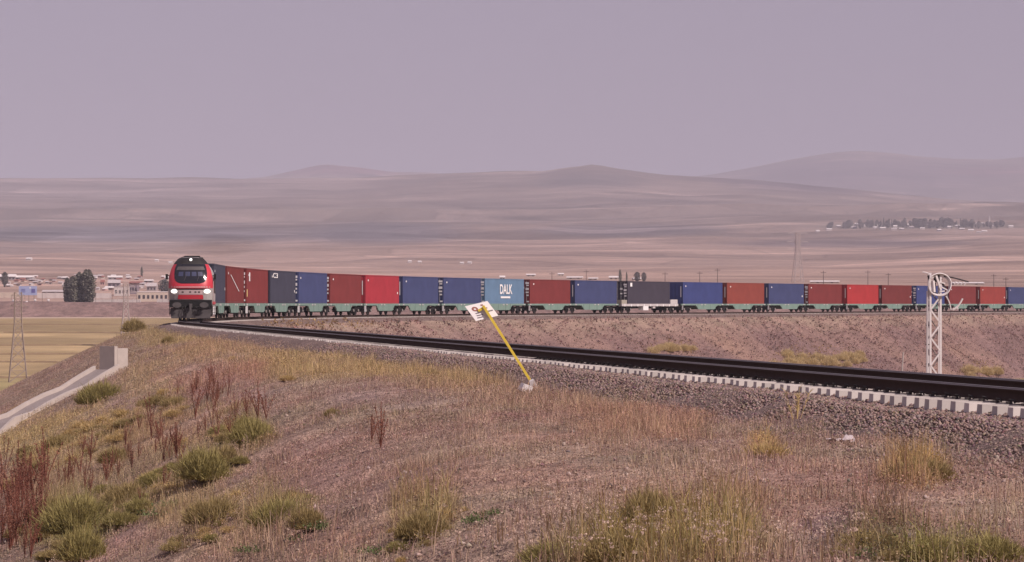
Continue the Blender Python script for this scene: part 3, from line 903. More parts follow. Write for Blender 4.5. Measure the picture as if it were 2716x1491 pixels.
SHELL, FRAME, DOOR, ROD, CAST = container_shell()
o = MB().box((0, 0, 0), (0.30, 0.012, 0.12)).build('code_marking', 'marking_white'); CODE = o.data; bpy.data.objects.remove(o)
o = MB().box((0, 0, 0), (0.012, 0.34, 0.30)).build('side_marking', 'marking_white'); SIDEM = o.data; bpy.data.objects.remove(o)

TRAIN = [  # front position along the line, colour, door end forward, description
    (215.3, 'navy', 0), (229.1, 'maroon', 0), (243.0, 'dark red', 1), (256.5, 'navy', 0), (270.2, 'blue', 1), (283.7, 'dark red', 1), (297.6, 'red', 0),
    (311.2, 'blue', 0), (325.2, 'blue', 1), (338.8, 'light blue', 1), (352.9, 'dark red', 1), (366.6, 'blue', 0), (382.0, 'charcoal', 1), (398.2, 'strong blue', 0),
    (411.9, 'brown red', 0), (425.7, 'blue', 0), (439.6, 'dark red', 1), (454.0, 'bright red', 0), (467.7, 'maroon', 0), (482.0, 'strong blue', 1),
    (496.4, 'dark red', 0), (510.7, 'orange red', 0), (524.4, 'blue', 0)]
NOTE = {2: 'dark red {} container with a pale upright mark, {} behind the locomotive', 3: 'dark navy {} container with a small white logo, {} behind the locomotive',
        9: 'light blue {} container with a white logo, {} behind the locomotive', 12: 'charcoal {} container on the pale flat wagon, {} behind the locomotive'}
def text(name, s, size, m_, parent, loc, rot):
    cu = bpy.data.curves.new(name, 'FONT'); cu.body = s; cu.size = size; cu.extrude = 0.006; cu.align_x = 'CENTER'; cu.align_y = 'CENTER'; cu.offset = size * 0.02
    cu.materials.append(MATS[m_])
    o = link(bpy.data.objects.new(name, cu), parent); o.location = loc; o.rotation_euler = rot
    me = bpy.data.meshes.new_from_object(o.evaluated_get(bpy.context.evaluated_depsgraph_get()))
    q = link(bpy.data.objects.new(name, me), parent); q.location = loc; q.rotation_euler = rot
    bpy.data.objects.remove(o)
    return q
for i, (a, colour, door) in enumerate(TRAIN):
    loc, rz = place(a, a + CL)
    mk = 'container_' + colour.replace(' ', '_')
    c0 = empty('shipping_container', (loc.x, loc.y, CZ), rz)
    lab = NOTE.get(i, colour + ' {} container, {} behind the locomotive').format('steel', ORD[i])
    tag(c0, lab, 'container', 'shipping containers riding on the train')
    inst('wall_panels', SHELL, c0, m=mk); inst('frame', FRAME, c0, m=mk)
    for s in (-1, 1):
        for e in (-1, 1):
            for z in (0.062, CH - 0.06):
                inst('corner_casting', CAST, c0, (s * (CW / 2 - 0.08), e * (CL / 2 - 0.08), z), m=mk)
    fy = -CL / 2
    for s in (-1, 1):
        d = inst('door', DOOR, c0, (s * 0.53, fy + 0.06, 0), m=mk)
        for q in (-0.28, 0.22):
            inst('lock_rod', ROD, d, (q, -0.055, 0), m='rod_steel' if door else mk)
    if door:
        for (x, z, w, hh) in ((0.86, 2.45, 1.5, 1.8), (0.90, 2.18, 1.1, 1.2), (0.86, 1.75, 1.4, 2.2), (0.86, 1.35, 1.3, 1.4), (0.90, 1.0, 1.0, 1.3), (0.30, 1.9, 1.2, 2.0), (0.30, 1.3, 1.0, 1.4), (0.95, 0.25, 1.0, 1.3)):
            o = inst('code_marking', CODE, c0, (x, fy - 0.012, z)); o.scale = (w, 1, hh)
    else:
        o = inst('code_marking', CODE, c0, (0.88, fy - 0.012, 1.6)); o.scale = (0.28, 1, 12)
    sx = CW / 2 + 0.008
    if i not in (9, 12):
        o = inst('side_marking', SIDEM, c0, (sx, -CL / 2 + 0.7 + 0.5 * random.random(), 2.35)); o.scale = (1, 0.8, 0.55)
        if i % 3 == 0:
            o = inst('side_marking', SIDEM, c0, (sx, CL / 2 - 0.6, 1.1)); o.scale = (1, 0.8, 0.7)
    if i == 1:
        MB().add([(sx, -3.8, 2.25), (sx, -3.4, 2.25), (sx, 2.6, 0.95), (sx, 2.2, 0.95)], [(0, 1, 2, 3)]).build('slanting_stripe', 'marking_white', c0)
    if i == 2:
        o = inst('side_marking', SIDEM, c0, (sx, -CL / 2 + 1.6, 2.2)); o.scale = (1, 1.6, 2.4)
        o = inst('side_marking', SIDEM, c0, (sx, -CL / 2 + 0.25, 0.85)); o.scale = (1, 0.9, 2.0); 
        o.material_slots[0].link = 'OBJECT'; o.material_slots[0].material = MATS['marking_yellow']
    if i == 3:
        text('logo_lettering', 'C3', 0.95, 'marking_white', c0, (sx + 0.01, -CL / 2 + 2.3, 2.42), (R(90), 0, R(90))).scale = (2.1, 0.62, 1)
    if i == 9:
        text('logo_lettering', 'DALK', 1.35, 'marking_white', c0, (sx + 0.01, 0.3, 1.62), (R(90), 0, R(90))).scale = (1.12, 1.15, 1)
        MB().box((sx, 0.2, 0.74), (0.012, 3.0, 0.22)).build('logo_underline', 'marking_white', c0)
    if i == 12:
        o = inst('side_marking', SIDEM, c0, (sx, -CL / 2 + 1.0, 2.45)); o.scale = (1, 1.6, 1.6)

# ------------------------------------------------------------------ wagons
mat('wagon_green', (0.185, 0.270, 0.240), 0.65, 0.18, 1.5)
mat('wagon_pale', (0.50, 0.46, 0.47), 0.65, 0.15, 1.5)
mat('wagon_beige', (0.33, 0.30, 0.26), 0.7, 0.15, 1.5)
AX2 = [-0.9, 0.9]
B2 = bogie_frame_mesh(AX2, 0.98)
def half_frame(front_end):
    """one half of an articulated wagon: local y from front of the container to its back"""
    L0, L1 = (-0.55, CL + 0.65) if front_end else (-0.65, CL + 0.55)
    b0, b1 = (1.5, CL + 0.55) if front_end else (-0.55, CL - 1.5)     # bogie centres
    m = MB()
    for s in (-1, 1):
        m.prism([(L0, 1.17), (L1, 1.17), (L1, 0.97), (b1 - 2.3, 0.97), (b1 - 3.2, 0.42), (b0 + 3.2, 0.42), (b0 + 2.3, 0.97), (L0, 0.97)], s * 1.19 - 0.06, s * 1.19 + 0.06)
    m.box((0, (L0 + L1) / 2, 1.02), (0.5, L1 - L0, 0.24))
    for y in np.linspace(L0 + 0.15, L1 - 0.15, 9):
        m.box((0, float(y), 1.05), (2.26, 0.14, 0.18))
    o = m.build('underframe', 'wagon_green'); me = o.data; bpy.data.objects.remove(o)
    r = MB()
    for y in (b0 + 2.9, (b0 + b1) / 2 - 1.0, (b0 + b1) / 2 + 1.2, b1 - 2.9):
        r.box((1.265, y, 0.80), (0.03, 0.10, 0.62))
    o = r.build('stiffener', 'wagon_green'); rm = o.data; bpy.data.objects.remove(o)
    return me, rm
HF = [half_frame(True), half_frame(False)]
o = MB().box((0, 0, 0.06), (0.2, 0.32, 0.14)).build('twist_lock', 'wagon_pale'); TL = o.data; bpy.data.objects.remove(o)
mb = MB().tube([(0, -0.2, 0), (0, 0.3, 0)], 0.1, 8); vs = []
mb.box((0, -0.22, 0), (0.45, 0.06, 0.34)); o = mb.build('buffer', 'loco_black'); BUF = o.data; bpy.data.objects.remove(o)
o = MB().tube([(0, 0, 0), (0, 0.55, 0)], 0.2, 10).build('brake_reservoir', 'wagon_pale'); RES = o.data; bpy.data.objects.remove(o)
o = MB().bar((0, 0, 0.95), (0, 0.0, 0.35), 0.18, 0.04).build('end_ladder', 'marking_white'); LAD = o.data; bpy.data.objects.remove(o)

PAIRS = [(0, 1), (2, 3), (4, 5), (6, 7), (8, 9), (10, 11), (13, 14), (15, 16), (17, 18), (19, 20), (21, 22)]
for k, (i, j) in enumerate(PAIRS):
    a, b = TRAIN[i][0], TRAIN[j][0]
    mid, _ = place((a + b + CL) / 2, (a + b + CL) / 2 + 0.01)
    w = empty('container_wagon', (mid.x, mid.y, 0))
    tag(w, 'green articulated container wagon under the {} and {} containers'.format(ORD[i], ORD[j]), 'wagon', 'green container wagons of the train')
    def rel(t, dz=0.0, du=0.0):
        x, y, th = path(t)
        return Vector((float(x + du * math.cos(th)) - mid.x, float(y - du * math.sin(th)) - mid.y, dz)), -float(th)
    for (pos, h) in ((a, 0), (b, 1)):
        loc, rz = place(pos, pos + CL)
        d = Matrix.Rotation(rz, 3, 'Z') @ Vector((0, -CL / 2, 0))
        f = inst('underframe', HF[h][0], w, (loc.x + d.x - mid.x, loc.y + d.y - mid.y, 0), rz)
        inst('stiffener', HF[h][1], f)
        for s in (-1, 1):
            for y in (0.1, CL - 0.1, 5.6, 6.6):
                inst('twist_lock', TL, f, (s * 1.19, y, 1.0))
        inst('brake_reservoir', RES, f, (0.75, 6.0 + h, 0.62))
    for t in (a + 1.5, (a + CL + b) / 2, b + CL - 1.5):
        l, r_ = rel(t)
        add_bogie(w, B2, AX2, 0.98, l, r_)
    for t, flip in ((a - 0.55, 0), (b + CL + 0.55, math.pi)):
        for s in (-1, 1):
            l, r_ = rel(t, 1.03, s * 0.875)
            inst('buffer', BUF, w, l, r_ + flip)
    l, r_ = rel(a - 0.3, 0, 1.26)
    inst('end_ladder', LAD, w, l, r_)
# the pale two-bogie flat wagon
a = TRAIN[12][0]
mid, rz = place(a - 1.9, a + CL + 2.3)
w = empty('flat_wagon', (mid.x, mid.y, 0), rz)
tag(w, 'pale grey flat wagon with raised ends under the charcoal container', 'wagon')
LW_ = CL + 4.2
m = MB()
for s in (-1, 1):
    m.prism([(-LW_ / 2, 1.16), (LW_ / 2, 1.16), (LW_ / 2, 0.86), (-LW_ / 2, 0.86)], s * 1.28 - 0.05, s * 1.28 + 0.05)
m.box((0, 0, 1.0), (2.44, LW_ - 0.1, 0.22))
m.build('deck', 'wagon_pale', w)
for y in np.linspace(-LW_ / 2 + 0.8, LW_ / 2 - 0.8, 9):
    MB().box((1.345, float(y), 0.98), (0.03, 0.16, 0.30)).build('stake_pocket', 'marking_white', w)
MB().box((0, -LW_ / 2 + 0.85, 1.42), (2.5, 1.5, 0.5)).build('raised_end', 'wagon_beige', w)
m = MB().box((0, LW_ / 2 - 1.1, 1.45), (2.5, 2.1, 0.56))
m.build('raised_end', 'wagon_pale', w)
MB().box((1.0, -1.4, 0.60), (0.7, 1.5, 0.52)).build('equipment_box', 'marking_white', w)
MB().box((1.1, 1.2, 0.72), (0.3, 0.7, 0.3)).build('equipment_box', 'wagon_pale', w)
MB().box((0, 0, 0.72), (0.8, 9.0, 0.32)).build('centre_sill', 'loco_black', w)
for yy in (-LW_ / 2 + 2.0, LW_ / 2 - 2.0):
    add_bogie(w, B2, AX2, 0.98, (0, yy, 0), 0)
for e in (-1, 1):
    for s in (-1, 1):
        inst('buffer', BUF, w, (s * 0.875, e * (LW_ / 2 + 0.25), 1.03), 0 if e < 0 else math.pi)

# ------------------------------------------------------------------ leaning sign
mat('sign_yellow', (0.70, 0.52, 0.07), 0.5, 0.15, 8.0)
mat('sign_white', (0.80, 0.76, 0.76), 0.5, 0.06, 6.0)
mat('sign_brown', (0.30, 0.12, 0.10), 0.6, 0.1, 6.0)
mat('sign_print', (0.20, 0.17, 0.19), 0.6, 0.1, 6.0)
mat('chalk', (0.60, 0.55, 0.55), 0.8, 0.12, 9.0, bump=0.3)
base = at(1418, 1027)
s_ = F_PX / base.y
def wpt(px, py, Y):
    return Vector(((px - 1358) / F_PX * Y, Y, CAM_H - (py - Y_HOR) / F_PX * Y))
sg = empty('trackside_sign', base)
tag(sg, 'white square sign on a leaning yellow post beside the track', 'sign')
top = wpt(1281, 811, base.y + 0.25) - base
foot = wpt(1423, 1036, base.y) - base
d = (top - foot).normalized()
m = MB()
nrm = Vector((0, -1, 0)); side = d.cross(nrm).normalized()
M = Matrix((side, nrm, d)).transposed().to_4x4()
L_ = (top - foot).length
# angle-section post: two thin flanges
m.box(foot + d * L_ / 2, (0.046, 0.008, L_), M=M)
m.box(foot + d * L_ / 2 + side * 0.024 - nrm * 0.03, (0.008, 0.055, L_), M=M)
m.build('post', 'sign_yellow', sg)
pc = wpt(1277.5, 825, base.y + 0.30) - base
ux = Vector((0.46, 0.10, 0.11)); vx = Vector((-0.225, 0.02, 0.30))
def quad(name, m_, par, u0, v0, u1, v1, lift):
    n_ = ux.cross(vx).normalized()
    if n_.y > 0: n_ = -n_
    P = [pc + ux * a + vx * b + n_ * lift for a, b in ((u0, v0), (u1, v0), (u1, v1), (u0, v1))]
    Q = [p - n_ * 0.006 for p in P]
    return MB().add(P + Q, [(0, 1, 2, 3), (7, 6, 5, 4), (0, 4, 5, 1), (1, 5, 6, 2), (2, 6, 7, 3), (3, 7, 4, 0)]).build(name, m_, par)
plate = quad('plate', 'sign_white', sg, -0.5, -0.5, 0.5, 0.5, 0)
def ring(cu, cv, r0, r1, m_):
    n_ = ux.cross(vx).normalized()
    if n_.y > 0: n_ = -n_
    n = 16
    P = [pc + ux * (cu + r * math.cos(6.2832 * k / n)) + vx * (cv + r * 1.15 * math.sin(6.2832 * k / n)) + n_ * 0.004 for r in (r0, r1) for k in range(n)]
    MB().add(P, [(k, (k + 1) % n, n + (k + 1) % n, n + k) for k in range(n)]).build('printed_ring', m_, plate)
ring(-0.20, 0.20, 0.05, 0.13, 'sign_brown')
for (u0, v0, u1, v1, m_) in ((0.12, 0.30, 0.22, 0.38, 'sign_brown'), (0.20, 0.08, 0.30, 0.14, 'sign_brown'), (-0.30, -0.10, -0.08, -0.04, 'sign_print'), (-0.32, -0.24, -0.04, -0.18, 'sign_print'),
                           (-0.36, -0.38, -0.12, -0.32, 'sign_print'), (0.22, -0.14, 0.44, -0.07, 'sign_print')):
    quad('printed_line', m_, plate, u0, v0, u1, v1, 0.005)
m = MB(); m.box(pc + vx * 0.1 + Vector((0, -0.03, 0)), (0.11, 0.02, 0.05), M=M); m.build('bracket', 'sign_yellow', sg)

def rock(name, c, r, m_, sq=(1, 1, 0.7), seed=0, parent=None):
    bm = bmesh.new(); bmesh.ops.create_icosphere(bm, subdivisions=2, radius=1)
    rr = random.Random(seed)
    ph = [rr.uniform(0, 6) for _ in range(6)]
    for v in bm.verts:
        k = 1 + 0.22 * math.sin(3 * v.co.x + ph[0]) * math.cos(2.5 * v.co.y + ph[1]) + rr.uniform(-0.10, 0.10)
        v.co = Vector((v.co.x * sq[0], v.co.y * sq[1], v.co.z * sq[2])) * r * k
    me = bpy.data.meshes.new(name); bm.to_mesh(me); bm.free(); me.materials.append(MATS[m_])
    o = link(bpy.data.objects.new(name, me), parent); o.location = c
    return o
o = MB().box((0, 0, 0), (0.26, 0.16, 0.15), M=Matrix.Rotation(0.35, 4, 'Y') @ Matrix.Rotation(0.5, 4, 'Z'), taper=0.8).build('concrete_chunk', 'chalk', loc=at(1395, 1044) + Vector((0, 0, 0.09))); tag(o, 'larger white broken concrete chunk left of the sign foot', 'rubble')
o = MB().box((0, 0, 0), (0.13, 0.12, 0.17), M=Matrix.Rotation(-0.4, 4, 'Y') @ Matrix.Rotation(0.3, 4, 'X'), taper=0.75).build('concrete_chunk', 'chalk', loc=at(1413, 1034) + Vector((0, 0, 0.11))); tag(o, 'smaller white concrete chunk touching the foot of the yellow post', 'rubble')
mat('fresh_soil', (0.115, 0.058, 0.050), 0.95, 0.3, 12.0, bump=0.6)
o = rock('soil_heap', at(1466, 1024) + Vector((0, 0, 0.0)), 0.24, 'fresh_soil', (1.35, 1.0, 0.75), 3); tag(o, 'low heap of dark brown soil right of the sign foot', 'soil heap')

# stakes
mat('stake_grey', (0.42, 0.36, 0.35), 0.8, 0.2, 8.0)
p = at(1238, 946)
o = MB().tube([(0, 0, -0.05), (0.01, 0, 0.25), (0.0, 0, 0.52)], 0.012, 5).build('marker_stake', 'stake_grey', loc=p); tag(o, 'thin pale stake standing in the ballast left of the sign', 'stake')
p = at(2392, 1003, 150)
o = MB().tube([(0, 0, -0.2), (0.05, 0, 1.5), (0.2, 0, 3.6)], 0.11, 6).build('wooden_post', 'stake_grey', loc=p); tag(o, 'slightly leaning grey post on the slope left of the lattice mast', 'post')

# crumpled sheet lying in the weeds
p = at(2228, 1180)
V = []; n = 9
for i in range(n):
    for j in range(6):
        V.append((-0.17 + 0.042 * i + random.uniform(-.01, .01), -0.10 + 0.04 * j, 0.03 + 0.05 * random.random() + (0.05 if i > 5 and j > 2 else 0)))
mat('plastic', (0.55, 0.47, 0.48), 0.5, 0.15, 10.0)
o = np_obj('plastic_sheet', np.array(V), grid_faces(n, 6), 'plastic'); o.location = p; tag(o, 'crumpled pale plastic sheet lying in the weeds', 'litter')

# ------------------------------------------------------------------ concrete drain chute with its headwall
hp = at(284, 1000, 60)
mat('concrete_wall', (0.46, 0.395, 0.365), 0.9, 0.16, 3.0, bump=0.35)
ch = empty('drain_chute', hp, 0)
tag(ch, 'concrete drain chute running down the bank from an upright headwall', 'drain')
dn = Vector((-0.55, -0.835, 0)); lt = Vector((0.835, -0.55, 0))           # down the bank; across the chute, towards the path
def cpt(a, b, dz=0.0):
    q = Vector((hp.x, hp.y, 0)) + dn * a + lt * b
    z0 = float(ground(hp.x + dn.x * a, hp.y + dn.y * a))
    return Vector((q.x - hp.x, q.y - hp.y, z0 + dz - hp.z))
def strip(name, m_, b0, b1, zt, zb, a0, a1, n=14):
    vs = []
    for k in range(n):
        a = a0 + (a1 - a0) * k / (n - 1)
        for b, dz in ((b0, zt), (b1, zt), (b1, zb), (b0, zb)):
            vs.append(cpt(a, b, dz))
    fs = [(i * 4 + j, i * 4 + (j + 1) % 4, i * 4 + 4 + (j + 1) % 4, i * 4 + 4 + j) for i in range(n - 1) for j in range(4)]
    fs += [(0, 3, 2, 1), tuple(4 * (n - 1) + j for j in range(4))]
    return MB().add(vs, fs).build(name, m_, ch)
strip('channel_floor', 'concrete_old', -0.62, 0.62, 0.30, -0.5, 0.0, 14)
strip('side_wall', 'concrete_wall', 0.622, 0.76, 0.56, -0.6, 0.02, 14)
strip('side_wall', 'concrete_wall', -0.76, -0.622, 0.46, -0.8, 0.02, 14)
M = Matrix((dn, lt, Vector((0, 0, 1)))).transposed().to_4x4()
m = MB()
m.box(Vector((0, 0, 0.45)) - dn * 0.10, (0.20, 0.84, 1.7), M=M)
m.build('headwall', 'concrete_wall', ch)
for b in (-0.31, 0.31):
    m = MB(); m.box(lt * b + Vector((0, 0, 0.41)) - dn * 0.54, (0.66, 0.22, 1.60), M=M); m.build('wing_wall', 'concrete_wall', ch)

# ------------------------------------------------------------------ lattice mast with coiled wire
mat('galvanised', (0.70, 0.64, 0.65), 0.55, 0.12, 4.0)
mat('wire_dark', (0.05, 0.04, 0.045), 0.6, 0.1, 4.0)
MY = 150.0
mb_ = wpt(2477.5, 990, MY); mz0 = float(ground(mb_.x, MY)); H_ = 0.0
mast = empty('lattice_mast', (mb_.x, MY, mz0), 0.12)
tag(mast, 'white steel lattice mast with a coil of wire at its top', 'mast')
zt = CAM_H + (Y_HOR - 775) * MY / F_PX - mz0
hw_ = 0.27
m = MB()
for sx in (-1, 1):
    for sy in (-1, 1):
        MB().box((sx * hw_, sy * (hw_ if sy < 0 else 0.05), zt / 2 + 0.5), (0.095, 0.095, zt + 1.0)).build('mast_leg', 'galvanised', mast)
nb = int(zt / 0.72)
for k in range(nb):
    z0 = k * 0.72; z1 = z0 + 0.72; s = 1 if k % 2 else -1
    m.bar((-s * hw_, -hw_ - 0.02, z0), (s * hw_, -hw_ - 0.02, z1), 0.075)
m.build('bracing', 'galvanised', mast)
m = MB()
for k in range(nb):
    z0 = k * 0.72 + 0.36; z1 = z0 + 0.72; s = -1 if k % 2 else 1
    m.bar((-s * hw_, 0.10, z0), (s * hw_, 0.10, z1), 0.05)
m.build('rear_bracing', mat('steel_shade', (0.20, 0.17, 0.175), 0.7, 0.1, 4.0), mast)  # darker steel colour stands in for shade on the rear bars
m = MB().tube([(-0.46, -0.2, -0.2), (-0.44, -0.2, zt * 0.5), (-0.40, -0.2, zt + 0.05)], 0.055, 6); m.build('conduit', 'galvanised', mast)
m = MB()
for z in np.arange(1.0, zt, 1.0): m.box((-0.40, -0.2, float(z)), (0.2, 0.06, 0.05))
m.build('conduit_clamp', 'wire_dark', mast)
rc = wpt(2487, 755, MY); rc = Vector((rc.x - mb_.x, -0.42, rc.z - mz0))
for k in range(3):
    pts = []; r0 = 0.60 - 0.03 * k; o_ = random.uniform(0, 6)
    for q in range(33):
        a = 6.2832 * q / 32
        pts.append(rc + Vector(((r0 + 0.02 * math.sin(3 * a + o_)) * math.cos(a), 0.05 * k + 0.04 * math.sin(2 * a), (r0 + 0.02 * math.cos(2 * a)) * math.sin(a))))
    MB().tube(pts, 0.034 if k == 0 else 0.026, 5, cap=False).build('wire_coil', 'galvanised', mast)
m = MB()
for (p, q, w) in (((2478, 731), (2492, 770), 0.10), ((2470, 745), (2473, 775), 0.12), ((2484, 748), (2503, 752), 0.06), ((2490, 760), (2510, 770), 0.06), ((2466, 738), (2478, 730), 0.07), ((2487, 774), (2502, 772), 0.06)):
    a = wpt(p[0], p[1], MY) - Vector((mb_.x, MY, mz0)); b = wpt(q[0], q[1], MY) - Vector((mb_.x, MY, mz0))
    m.bar((a.x, -0.34, a.z), (b.x, -0.30, b.z), w)
m.build('top_fittings', 'galvanised', mast)
m = MB()
for (p, q, w) in (((2481, 727), (2483, 747), 0.24), ((2465, 743), (2465, 777), 0.09), ((2476, 750), (2476, 778), 0.11), ((2495, 750), (2506, 764), 0.08), ((2468, 770), (2484, 781), 0.07), ((2459, 731), (2462, 742), 0.08), ((2489, 745), (2497, 741), 0.05)):
    a = wpt(p[0], p[1], MY) - Vector((mb_.x, MY, mz0)); b = wpt(q[0], q[1], MY) - Vector((mb_.x, MY, mz0))
    m.bar((a.x, -0.22, a.z), (b.x, -0.18, b.z), w)
m.build('insulator', 'wire_dark', mast)
def mt(pts, r, name, m_, y=-0.3):
    P = []
    for p in pts:
        a = wpt(p[0], p[1], MY); P.append(Vector((a.x - mb_.x, y, a.z - mz0)))
    Q = []
    for i in range(len(P) - 1):
        for k in range(4):
            t = k / 4; p0 = P[max(i - 1, 0)]; p1 = P[i]; p2 = P[i + 1]; p3 = P[min(i + 2, len(P) - 1)]
            Q.append(0.5 * ((2 * p1) + (p2 - p0) * t + (2 * p0 - 5 * p1 + 4 * p2 - p3) * t * t + (3 * p1 - p0 - 3 * p2 + p3) * t ** 3))
    Q.append(P[-1])
    MB().tube(Q, r, 5).build(name, m_, mast)
mt([(2500, 733), (2520, 736), (2545, 742), (2567, 748)], 0.04, 'bracket_arm', 'wire_dark')
mt([(2496, 734), (2508, 740), (2514, 748)], 0.035, 'bracket_arm', 'galvanised')
mt([(2442, 722), (2456, 725), (2463, 731)], 0.035, 'bracket_arm', 'galvanised')
for k in range(4):
    x = 2528 + 9 * k
    mt([(x, 754 + k), (x + 6, 746 + k)], 0.03, 'wire_end', 'galvanised')
mt([(2505, 785), (2512, 796), (2517, 810), (2519, 822)], 0.035, 'loose_wire', 'galvanised')
mt([(2524, 822), (2534, 816), (2543, 806), (2551, 792)], 0.05, 'loose_wire', 'galvanised')
mt([(2536, 815), (2538, 821)], 0.05, 'loose_wire', 'galvanised')
mt([(2519, 822), (2518, 840), (2512, 858)], 0.012, 'loose_wire', 'wire_dark')

# ------------------------------------------------------------------ pylons and poles on the plain
mat('pylon_steel', (0.30, 0.235, 0.205), 0.7, 0.15, 2.0)
mat('pylon_pale', (0.42, 0.35, 0.34), 0.7, 0.15, 2.0)
mat('pole_wood', (0.11, 0.08, 0.07), 0.9, 0.2, 3.0)
def pylon(px, py, h, w, m_, lab, leg=0.12, arms=((0.93, 2.2), (0.84, 2.8), (0.75, 2.2)), Y=None):
    p = at(px, py, 260) if Y is None else Vector(((px - 1358) / F_PX * Y, Y, float(plain((px - 1358) / F_PX * Y, Y))))
    e = empty('lattice_pylon', p, 0.2); tag(e, lab, 'pylon')
    def half(z): return w / 2 * (1 - 0.58 * min(1, z / (0.46 * h)) - 0.10 * max(0, z / h - 0.46))
    zs = [0, 0.13 * h, 0.25 * h, 0.36 * h, 0.46 * h, 0.55 * h, 0.62 * h, 0.69 * h, 0.76 * h, 0.83 * h, 0.90 * h, 0.97 * h]
    for sx in (-1, 1):
        for sy in (-1, 1):
            m = MB()
            for a, b in ((0, 6), (6, 11)):
                m.bar((sx * half(zs[a]), sy * half(zs[a]), zs[a]), (sx * half(zs[b]), sy * half(zs[b]), zs[b]), leg)
            m.build('pylon_leg', m_, e)
    m = MB()
    for k in range(len(zs) - 1):
        a, b = half(zs[k]), half(zs[k + 1])
        for s in (-1, 1):
            m.bar((-a, s * a, zs[k]), (b, s * b, zs[k + 1]), leg * 0.6); m.bar((a, s * a, zs[k]), (-b, s * b, zs[k + 1]), leg * 0.6)
            m.bar((s * a, -a, zs[k]), (s * b, b, zs[k + 1]), leg * 0.6)
        m.bar((-a, -a, zs[k]), (a, -a, zs[k]), leg * 0.5)
    m.build('bracing', m_, e)
    for f, ln in arms:
        m = MB()
        for s in (-1, 1):
            m.bar((0, 0, f * h), (s * ln, 0, f * h + 0.1), leg * 0.8); m.bar((0, 0, f * h + 0.9), (s * ln, 0, f * h + 0.1), leg * 0.5)
            m.bar((s * ln, 0, f * h + 0.1), (s * ln, 0, f * h - 0.7), 0.1)
        m.build('cross_arm', m_, e)
    return e
pylon(48, 1014, 18.0, 3.5, 'pylon_steel', 'grey lattice power pylon standing in the field at the far left', 0.15, ((0.93, 1.3), (0.82, 1.5)))
pylon(334, 905, 17.0, 3.0, 'pylon_pale', 'pale thin lattice pylon in the fields left of the locomotive', 0.14, Y=760.0)
pylon(2116, 770, 26.0, 5.0, 'pylon_pale', 'pale lattice pylon far behind the right part of the train', 0.22, ((0.95, 5.0), (0.78, 5.5), (0.64, 5.0)), Y=1450.0)
def pole(px, ptop, Y, lab, arm=True, r=0.16):
    x = (px - 1358) / F_PX * Y; z0 = float(plain(x, Y)); zt = CAM_H + (Y_HOR - ptop) * Y / F_PX
    e = empty('power_pole', (x, Y, z0)); tag(e, lab, 'pole', 'power poles beyond the train')
    MB().tube([(0, 0, -0.3), (0, 0, zt - z0)], r, 6, r * 0.7).build('pole_shaft', 'pole_wood', e)
    if arm: MB().box((0, 0, zt - z0 - 0.7), (2.2, 0.2, 0.2)).build('cross_arm', 'pole_wood', e)
for (x, y, d) in ((1764, 722, 'over the charcoal container'), (1856, 720, 'over the strong blue container'), (1903, 712, 'above the joint of blue and brown red containers'), (2184, 718, 'over the far dark red container right of the pylon'),
                  (2302, 717, 'over the bright red container'), (2356, 724, 'left of the lattice mast head'), (2636, 727, 'over the orange red container near the right edge'), (2668, 736, 'last before the right edge of the view'),
                  (1464, 722, 'over the dark red container right of the light blue one'), (1555, 716, 'left of the tall tree behind the train')):
    pole(x, y, 1150.0, 'dark wooden power pole ' + d)
for (x, y, d) in ((112, 775, 'beside the blue road sign'), (254, 778, 'just right of the poplar clump'), (297, 770, 'in front of the white walls'), (363, 768, 'left of the long white building')):
    pole(x, y, 1000.0, 'thin pale lamp post ' + d, False, 0.10)

# ------------------------------------------------------------------ settlement
WC = {'white': (0.58, 0.51, 0.49), 'cream': (0.55, 0.45, 0.38), 'grey': (0.34, 0.29, 0.29), 'pink': (0.48, 0.30, 0.28), 'mauve': (0.24, 0.19, 0.22), 'brown': (0.20, 0.13, 0.115)}
RCOL = {'white': (0.70, 0.64, 0.63), 'tin': (0.48, 0.42, 0.42), 'red': (0.30, 0.12, 0.10), 'grey': (0.26, 0.21, 0.21), 'brown': (0.17, 0.11, 0.10)}
for k, v in WC.items(): mat('wall_' + k, v, 0.9, 0.12, 0.6)
for k, v in RCOL.items(): mat('roof_' + k, v, 0.7, 0.12, 0.6)
mat('window_dark', (0.06, 0.05, 0.06), 0.3, 0.0)
def depth_for(py, px):
    Y = np.geomspace(960, 8800, 3000)
    X = (px - 1358) / F_PX * Y
    y = Y_HOR + F_PX * (CAM_H - plain(X, Y)) / Y
    i = np.nonzero(y <= py)[0]
    return float(Y[i[0]]) if len(i) else 8800.0
